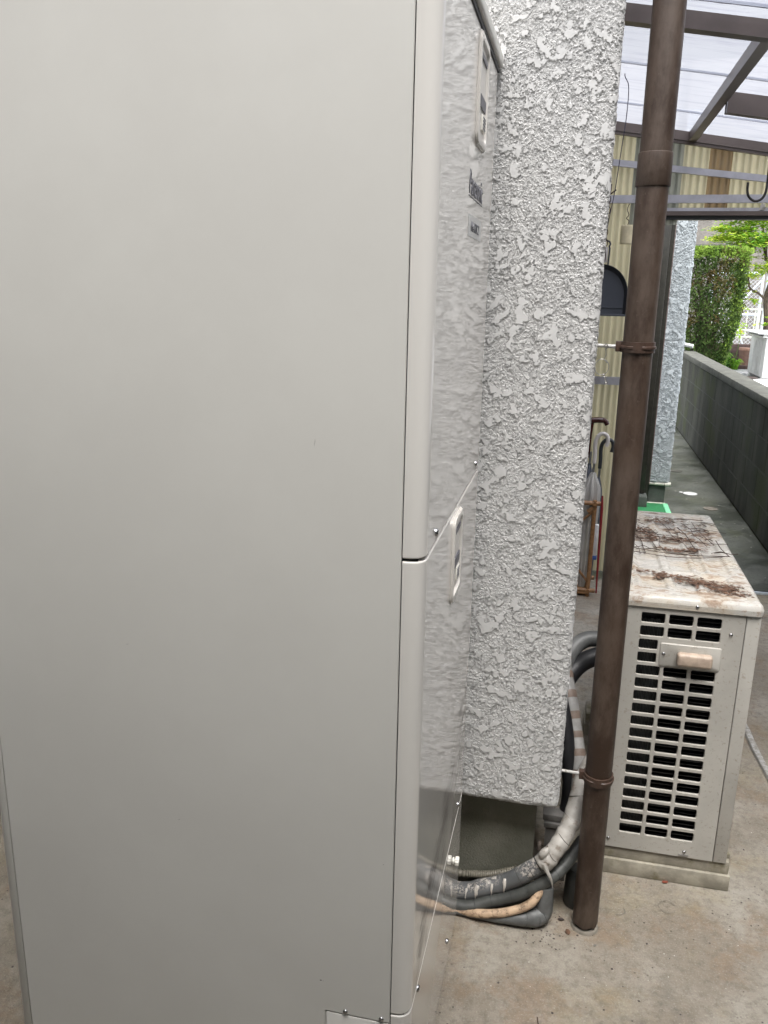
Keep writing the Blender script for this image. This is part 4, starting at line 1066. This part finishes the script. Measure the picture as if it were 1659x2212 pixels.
# ================================================================== NEIGHBOUR'S GARDEN
# hedge
hd_ = thing('conifer_hedge', (1.50, 10.4, .5), 'clipped flat topped conifer, green with brown patches, behind the block wall', 'hedge')
random.seed(5)
def hw_at(z):      # half width by height above soil
    t = (z-.5)/1.5
    return .20+.10*min(1, t*2.2)+.04*t
g = [G(), G(), G()]
for i in range(30000):
    t = random.random(); z = .52+1.46*t; a = random.uniform(0, 2*math.pi); hwv = hw_at(z)
    sq = 1/max(abs(math.cos(a)), abs(math.sin(a)))**.8
    rr_ = hwv*sq*(.80+.22*random.random())*(1+.10*noise.noise(Vector((math.cos(a)*3, math.sin(a)*3, z*4))))
    if random.random() < .18: z = 1.94+random.uniform(-.03, .05); rr_ *= random.random()**.5
    x = 1.48+rr_*math.cos(a)+.02*t; y = 10.42+rr_*math.sin(a)
    nz = noise.noise(Vector((x*5, y*5, z*4)))+.15*noise.noise(Vector((x*25, y*25, z*25)))
    k_ = 2 if (z > 1.86 and random.random() < .7) or (math.cos(a) > .55 and random.random() < .30) else (1 if nz > .12 and z > 1.05 and random.random() < .75 else 0)
    if z < 1.0 and random.random() < .2 and noise.noise(Vector((x*6, y*6, z*6))) > .1: continue
    s = random.uniform(.010, .026); u = Vector((random.gauss(0, 1), random.gauss(0, 1), random.gauss(.6, 1))).normalized()*s; v = u.orthogonal().normalized()*s*.42
    v.rotate(Matrix.Rotation(random.uniform(0, 6.28), 3, u.normalized()))
    g[k_].leaf((x, y, z), u, v)
for q, mm, lb in ((0, 'hedge_leaf', None), (1, 'hedge_brown', 'brown dying foliage'), (2, 'hedge_tip', 'bright new tips')):
    tag(g[q].build('foliage', mm, hd_, smooth=False, recalc=False), lb)
g = G()
for i in range(26):
    a = i*2.4; g.tube([(1.48, 10.42, .5), (1.48+.12*math.cos(a), 10.42+.12*math.sin(a), .8+.03*i), (1.48+.24*math.cos(a), 10.42+.24*math.sin(a), 1.0+.035*i)], [.02, .012, .004], 5)
g.build('stems', 'bark', hd_)
# tree
tr_ = thing('maple_tree', (2.36, 11.8, .5), 'young tree with fresh lime green leaves on thin bending branches', 'tree')
random.seed(9)
g = G(); ends = []
g.tube(smooth_path([(2.40, 11.8, .5), (2.42, 11.8, .9), (2.40, 11.8, 1.2), (2.37, 11.8, 1.5), (2.45, 11.8, 2.1), (2.5, 11.8, 2.9)], 5), [.05]*8+[.04]*8+[.028]*10, 8)
br = [[(2.38, 11.8, 1.40), (2.25, 11.75, 1.50), (2.12, 11.7, 1.58), (2.08, 11.7, 1.80), (2.00, 11.7, 2.05), (1.95, 11.7, 2.3)],
      [(2.12, 11.7, 1.60), (2.06, 11.7, 1.70), (1.95, 11.7, 1.78), (1.83, 11.7, 1.85)],
      [(2.08, 11.7, 1.75), (2.03, 11.6, 1.95), (1.97, 11.6, 2.10)],
      [(2.05, 11.7, 1.48), (1.95, 11.7, 1.33), (1.88, 11.7, 1.22)],
      [(2.30, 11.8, 1.9), (2.25, 11.8, 2.1), (2.20, 11.8, 2.4)],
      [(2.37, 11.8, 1.7), (2.30, 11.7, 1.85), (2.22, 11.6, 2.2)],
      [(2.15, 11.7, 1.55), (2.05, 11.65, 1.50), (1.98, 11.6, 1.45), (1.93, 11.6, 1.35)],
      [(1.97, 11.7, 2.2), (1.85, 11.7, 2.25), (1.72, 11.7, 2.2)]]
for b in br: 
    p = smooth_path(b, 4); g.tube(p, [max(.004, .017*(1-i/len(p)*.75)) for i in range(len(p))], 6)
g.build('trunk', 'bark', tr_)
gl = [G(), G()]
def spray(cx, cy, cz, R_, n, yel=.35):
    for _ in range(n):
        x = cx+random.gauss(0, R_); y = cy+random.gauss(0, R_); z = cz+random.gauss(0, R_*.22)
        s = random.uniform(.022, .042); a = random.uniform(0, 6.28)
        u = Vector((math.cos(a), math.sin(a), random.uniform(-.5, .2)))*s; v = Vector((-math.sin(a), math.cos(a), random.uniform(-.4, .4)))*s*.45
        gl[1 if random.random() < yel else 0].leaf((x, y, z), u, v)
for i in range(90): spray(random.uniform(1.80, 2.75), 11.7+random.uniform(-.4, .4), random.uniform(2.06, 2.65), .09, 70, .28)
for i in range(34): spray(random.uniform(1.62, 2.10), 11.7+random.uniform(-.2, .2), random.uniform(1.98, 2.3), .06, 55, .6)
for b in (br[1], br[3], br[6]):
    for p in b[1:]: spray(p[0], p[1], p[2]+.02, .06, 34, .7)
for i in range(20): spray(random.uniform(2.08, 2.65), 11.6+random.uniform(-.2, .2), random.uniform(1.62, 1.98), .07, 45, .75)
for (x, z) in ((2.0, 1.62), (2.06, 1.86), (1.93, 1.66), (2.14, 1.42), (2.05, 1.31), (1.98, 1.24), (2.2, 1.40), (2.35, 1.12), (2.44, 1.2), (2.33, .98)): spray(x, 11.6, z, .05, 28, .5)
gl[0].build('foliage', 'tree_leaf', tr_, smooth=False, recalc=False)
tag(gl[1].build('foliage', 'tree_leaf_yellow', tr_, smooth=False, recalc=False), 'yellow green young leaves')
# retaining wall
rt_ = thing('retaining_wall', (4, 18, .5), 'tall stained grey retaining wall closing the garden', 'wall')
G().box(-4, 16, 17.0, 17.6, 0, 7.0).build('wall_face', 'retaining_concrete', rt_, smooth=False)
g = G()
for z in (2.35, 4.2): g.box(-4, 16, 16.98, 17.0, z, z+.03)
g.build('pour_line', 'coping_concrete', rt_, smooth=False)
# chain link gate
gt = thing('chain_link_gate', (2.4, 14, .5), 'galvanised chain link gate with a diagonal brace behind the tree', 'gate')
g = G(); gx0, gx1, gz0, gz1 = 2.0, 2.72, .62, 1.80
for (a, b) in (((gx0, gz1), (gx1, gz1)), ((gx0, gz0), (gx1, gz0)), ((gx0, gz0), (gx0, gz1)), ((gx1, gz0), (gx1, gz1)), ((gx0, 1.19), (gx1, 1.19))): g.tube([(a[0], 14, a[1]), (b[0], 14, b[1])], .020, 8)
g.build('gate_frame', 'galvanised', gt)
G().tube([(2.34, 14.0, 1.21), (2.70, 14.0, 1.70)], .014, 8).build('brace', 'galvanised', gt)
G().tube([(2.36, 14.0, 1.17), (2.58, 14.0, .66)], .012, 8).build('brace', 'galvanised', gt)
for x in (2.80, 2.88): G().tube([(x, 14.02, .5), (x, 14.02, 1.86)], .028, 10).build('gate_post', 'galvanised', gt)
g = G()
def mesh_wire(x0, x1, z0, z1, y, step=.062):
    k_ = x0-(z1-z0)
    while k_ < x1:
        for sgn in (1, -1):
            if sgn == 1: p0, p1 = (k_, z0), (k_+(z1-z0), z1)
            else: p0, p1 = (k_+(z1-z0), z0), (k_, z1)
            # clip in x
            (xa, za), (xb, zb) = p0, p1
            lo, hi = (xa, xb) if xa < xb else (xb, xa)
            a = max(lo, x0); b = min(hi, x1)
            if b-a > .01:
                f = lambda x: za+(x-xa)/(xb-xa)*(zb-za)
                g.tube([(a, y, f(a)), (b, y, f(b))], .0036, 4)
        k_ += step
mesh_wire(gx0, gx1, gz0, gz1, 14.0); g.build('mesh', 'wire_grey', gt)
g = G(); mesh_wire(2.9, 5.2, .5, 1.75, 14.1, .075)
cf = thing('chain_link_fence', (4, 14.1, .5), 'chain link fence running on to the right of the gate', 'fence')
g.build('mesh', 'wire_grey', cf)
g = G().tube([(2.9, 14.1, 1.76), (5.2, 14.1, 1.76)], .018, 8)
for x in (3.1, 4.1, 5.1): g.tube([(x, 14.1, .5), (x, 14.1, 1.78)], .022, 8)
g.build('frame', 'galvanised', cf)
rl = thing('garden_railing', (2.9, 13, .5), 'cream painted low railing with upright bars before the gate', 'railing')
for z in (1.272, .885): G().box(1.7, 4.4, 12.985, 13.015, z, z+.022, .004).build('rail', 'railing_cream', rl)
for x in (1.9, 2.53, 3.16, 3.79): G().box(x-.018, x+.018, 12.98, 13.02, .5, 1.31, .004).build('post', 'railing_cream', rl)
g = G(); x = 1.75
while x < 4.4: g.box(x-.006, x+.006, 12.994, 13.006, .905, 1.272); x += .105
g.build('bars', 'railing_cream', rl, smooth=False)
tag(G().box(1.8, 5, 12.75, 12.95, .5, .80, .01).build('garden_kerb', 'timber_dark'), 'dark low retaining edge under the cream railing', 'kerb')
# neighbour's outdoor unit
na = thing('neighbour_unit', (2.3, 10.8, .5), 'clean white outdoor unit with a round fan grille and a flat top cover', 'air conditioner')
G().box(2.150, 2.45, 10.42, 11.30, .545, 1.00, .008, 2).build('casing', 'white_plastic', na)
g = G()
for q in range(8):
    r_ = .20-.023*q; g.tube([(2.143, 10.84+r_*math.cos(t), .775+r_*math.sin(t)) for t in [2*math.pi*j/32 for j in range(32)]], .0028, 5, closed=True)
for q in range(12):
    t = 2*math.pi*q/12; g.tube([(2.142, 10.84+.02*math.cos(t), .775+.02*math.sin(t)), (2.142, 10.84+.2*math.cos(t), .775+.2*math.sin(t))], .003, 4)
g.build('fan_grille', 'grille_pale', na)
G().box(2.1435, 2.1495, 10.60, 11.08, .565, .985, .002).build('grille_recess', 'grille_pale', na)
G().box(2.035, 2.50, 10.34, 11.38, 1.045, 1.058, .002, mat=Matrix.Rotation(0, 4, 'Z')).build('top_cover', 'white_cover', na)
g = G().box(2.10, 2.47, 10.38, 11.33, 1.003, 1.02, .004); g.box(2.11, 2.46, 10.41, 10.43, 1.0, 1.046); g.box(2.11, 2.46, 11.27, 11.29, 1.0, 1.046); g.build('cover_frame', 'grille_pale', na)
G().box(2.20, 2.235, 10.418, 10.4205, .915, .925).build('badge', 'logo_blue', na, smooth=False)
g = G().tube([(2.25, 10.417, .72), (2.25, 10.421, .72)], .005, 8); g.build('screw', 'screw_steel', na)
G().box(2.15, 2.45, 10.45, 10.52, .5, .545, .004).build('foot', 'grille_pale', na); G().box(2.15, 2.45, 11.15, 11.22, .5, .545, .004).build('foot', 'grille_pale', na)
g = G().box(1.90, 2.07, 10.20, 10.36, .5, .565, .004); bx = g.build('plastic_crate', 'pebble_dark'); tag(bx, 'black plastic crate on the gravel by the white unit', 'crate')
G().box(1.955, 1.985, 10.197, 10.2, .525, .545).build('paper_label', 'pebble_pale', bx, smooth=False)
tag(G().tube([(2.09, 10.25, .53), (2.28, 10.22, .53)], .018, 10).build('drain_pipe', 'galvanised'), 'short grey pipe lying in front of the white unit', 'pipe')
g = G(); nx, ny = 24, 24; vs = []
for j in range(ny+1):
    for i in range(nx+1):
        x = 1.72+.75*i/nx; y = 9.0+.9*j/ny+.1*(i/nx); vs.append((x, y, .56+.03*math.sin(x*18+y*4)*.5+.03*noise.noise(Vector((x*7, y*3, 0)))))
g.add(vs, [(j*(nx+1)+i, j*(nx+1)+i+1, (j+1)*(nx+1)+i+1, (j+1)*(nx+1)+i) for j in range(ny) for i in range(nx)])
tag(g.build('ground_sheet', 'sheet_white'), 'rumpled white plastic sheet spread on the garden behind the coping', 'sheet')
# pots
def pot(x, y, r_, h, body, rim, lb):
    t = thing('plant_pot', (x, y, .5), lb, 'plant pot', 'pots by the railing')
    G().tube([(x, y, .5), (x, y, .5+h*.9)], [r_*.82, r_], 24).build('pot_body', body, t)
    G().tube([(x, y, .5+h*.88), (x, y, .5+h)], [r_*1.08, r_*1.1], 24).build('rim', rim, t)
pot(2.54, 12.45, .11, .28, 'pot_teal', 'pot_rim', 'tall teal plastic pot by the cream railing')
pot(2.33, 12.5, .085, .27, 'pot_brown', 'pot_brown_rim', 'terracotta brown pot to the left of the teal pot')
tag(G().box(1.92, 2.42, 12.2, 12.27, .5, .55, .006).build('timber_edging', 'timber_dark'), 'dark timber board edging the white gravel', 'edging')
# low plants
random.seed(31)
def plant(x, y, h, n, lb, mm='plant_leaf', sprd=.14):
    g = G()
    for i in range(n):
        a = random.uniform(0, 6.28); L = random.uniform(.5, 1)*sprd; hh = h*random.uniform(.5, 1.1)
        b = Vector((x+random.gauss(0, .03), y+random.gauss(0, .03), .5)); mid = b+Vector((math.cos(a)*L*.5, math.sin(a)*L*.5, hh)); tip = b+Vector((math.cos(a)*L*1.2, math.sin(a)*L*1.2, hh*.75)); sd_ = Vector((-math.sin(a), math.cos(a), 0))*.010
        g.add([b-sd_*.5, b+sd_*.5, mid+sd_, mid-sd_, tip], [(0, 1, 2, 3), (3, 2, 4)])
    tag(g.build('leafy_plant', mm, smooth=False, recalc=False), lb, 'plant', 'low plants at the hedge foot')
plant(1.98, 12.0, .22, 70, 'arching strappy plant right of the clipped conifer', sprd=.22)
plant(1.78, 11.4, .20, 80, 'tufted plant at the foot of the clipped conifer', sprd=.16)
plant(1.62, 10.9, .16, 60, 'dark leafy plant just behind the coping', sprd=.18)
plant(2.12, 12.1, .14, 50, 'small spreading plant before the brown pot', 'tree_leaf', .16)
plant(1.50, 9.9, .12, 60, 'low dark groundcover plant closest to the coping', sprd=.2)
g = G()
for i in range(60):
    a = random.uniform(0, 6.28); g.leaf((2.02+random.gauss(0, .05), 11.5, 1.06+random.gauss(0, .05)), Vector((math.cos(a)*.02, .01, math.sin(a)*.02)), Vector((-math.sin(a)*.008, .004, math.cos(a)*.008)))
tag(g.build('climbing_shoot', 'tree_leaf', smooth=False, recalc=False), 'bright green shoot sticking out from the conifer', 'plant')
fl_ = thing('yellow_flower', (2.06, 11.6, .5), 'single small yellow flower in front of the mesh gate', 'flower')
g = G()
for i in range(5):
    a = i*1.257; g.leaf((2.075+.014*math.cos(a), 11.6, 1.03+.014*math.sin(a)), Vector((math.cos(a)*.014, -.004, math.sin(a)*.014)), Vector((-math.sin(a)*.010, 0, math.cos(a)*.010)))
g.build('petals', 'flower_yellow', fl_, smooth=False, recalc=False)
G().tube([(2.03, 11.6, .5), (2.06, 11.6, .8), (2.075, 11.603, 1.03)], .003, 5).build('stem', 'plant_leaf', fl_)
def stone(x, y, z, sx_, sy_, sz_, mm, nm, lb, cat):
    bm = bmesh.new(); bmesh.ops.create_icosphere(bm, subdivisions=3, radius=1)
    for v in bm.verts:
        k_ = 1+.22*noise.noise(v.co*1.6+Vector((x, y, 0))); c = v.co*k_; v.co = Vector((x+c.x*sx_, y+c.y*sy_, z+c.z*sz_))
    bm.verts.index_update(); g = G().add([v.co for v in bm.verts], [[v.index for v in f.verts] for f in bm.faces]); bm.free()
    return tag(g.build(nm, mm), lb, cat)
stone(1.70, 10.35, .55, .07, .10, .10, 'stone_mossy', 'garden_stone', 'mossy upright stone at the gravel edge', 'stone')
stone(1.62, 10.15, .54, .09, .09, .07, 'stone_mossy', 'garden_stone', 'broad mossy stone just behind the coping', 'stone')
g = G().box(1.72, 1.82, 9.95, 10.15, .5, .565, .008); tag(g.build('old_brick', 'brick_old'), 'old brown brick standing on the gravel by the coping', 'brick')

# ================================================================== SMALL THINGS ON THE CONCRETE
random.seed(77)
g = G()
def speck(g, x, y, s, h=.35):
    bm = bmesh.new(); bmesh.ops.create_icosphere(bm, subdivisions=1, radius=s)
    for v in bm.verts: v.co = Vector((x+v.co.x*random.uniform(.7, 1.4), y+v.co.y*random.uniform(.7, 1.3), max(0, v.co.z*h+s*h*.3)))
    bm.verts.index_update(); g.add([v.co for v in bm.verts], [[v.index for v in f.verts] for f in bm.faces]); bm.free()
for i in range(210):
    x = random.uniform(-.17, .9); y = random.uniform(1.25, 3.9)
    if .12 < x < .49 and y > 1.9: continue
    speck(g, x, y, random.choice((.001, .0012, .0016, .0022, .003)))
for i in range(60): speck(g, random.gauss(.03, .04), random.uniform(1.62, 1.75), random.uniform(.001, .003))
for i in range(40): speck(g, random.uniform(-1.3, -.9), random.uniform(1.0, 1.6), random.uniform(.001, .004))
tag(g.build('ground_grit', 'pebble_dark', smooth=False), 'dark specks of grit scattered over the concrete', 'grit', kind='stuff')
g = G()
for i in range(60): speck(g, random.uniform(-.1, .7), random.uniform(1.4, 2.2), random.uniform(.0006, .0016))
for i in range(34): speck(g, random.uniform(.78, 1.18), random.uniform(4.5, 8.5), random.uniform(.003, .007))
tag(g.build('pale_grit', 'pebble_pale', smooth=False), 'pale chips and droppings dotted over the concrete', 'grit', kind='stuff')
def fallen(x, y, s, a, mm, lb):
    g = G(); P = [(-1, 0), (-.5, .5), (.1, .62), (.7, .35), (1, 0), (.6, -.45), (0, -.6), (-.6, -.4)]
    vs = [(x+s*(p*math.cos(a)-q*math.sin(a)), y+s*(p*math.sin(a)+q*math.cos(a)), .002+.25*s*abs(q)) for p, q in P]; n = len(vs)
    vs += [(v[0], v[1], v[2]+.0008) for v in vs]
    g.add(vs, [tuple(range(n)), tuple(range(2*n-1, n-1, -1))]+[(i, (i+1) % n, n+(i+1) % n, n+i) for i in range(n)])
    tag(g.build('fallen_leaf', mm, smooth=False), lb, 'leaf')
fallen(.0885, 1.683, .0095, 1.9, 'leaf_brown', 'dry brown leaf on the concrete left of the downpipe foot')
fallen(.329, 1.918, .009, .4, 'leaf_red', 'small rust red leaf at the foot of the mounting block')
fallen(.072, 1.72, .008, .1, 'pebble_dark', 'dark crumpled leaf beside the folded grey pipe')
fallen(.15, 1.655, .005, .8, 'stain_dark', 'tiny dark leaf fragment right of the downpipe foot')
g = G().tube(smooth_path([(.030, 1.425, .002), (.032, 1.41, .003), (.038, 1.400, .002), (.045, 1.402, .002)], 5), .0013, 5); tag(g.build('curled_twig', 'twig_brown'), 'short curled brown twig on the open concrete', 'twig')
def ringstain(cx, cy, r_, wd, a0, a1, mm, lb):
    g = G(); n = 40; vs = []
    for i in range(n+1):
        a = a0+(a1-a0)*i/n; q = r_*(1+.12*noise.noise(Vector((math.cos(a)*2+cx*9, math.sin(a)*2, 0)))); w2 = wd*(.5+abs(noise.noise(Vector((a*2, cx*5, 1)))))
        vs += [(cx+q*math.cos(a), cy+q*math.sin(a), .004), (cx+(q+w2)*math.cos(a), cy+(q+w2)*math.sin(a), .004)]
    g.add(vs, [(2*i, 2*i+2, 2*i+3, 2*i+1) for i in range(n)]); tag(g.build('stain', mm, smooth=False, recalc=False), lb, kind='structure')
ringstain(.325, 1.826, .020, .0025, .4, 5.9, 'stain_dim', None)
ringstain(.205, 1.785, .017, .003, -1.9, .6, 'stain_dark', None)

# internal origins are not part of the scene's description
for o in list(bpy.data.objects):
    if '_o' in o: del o['_o']
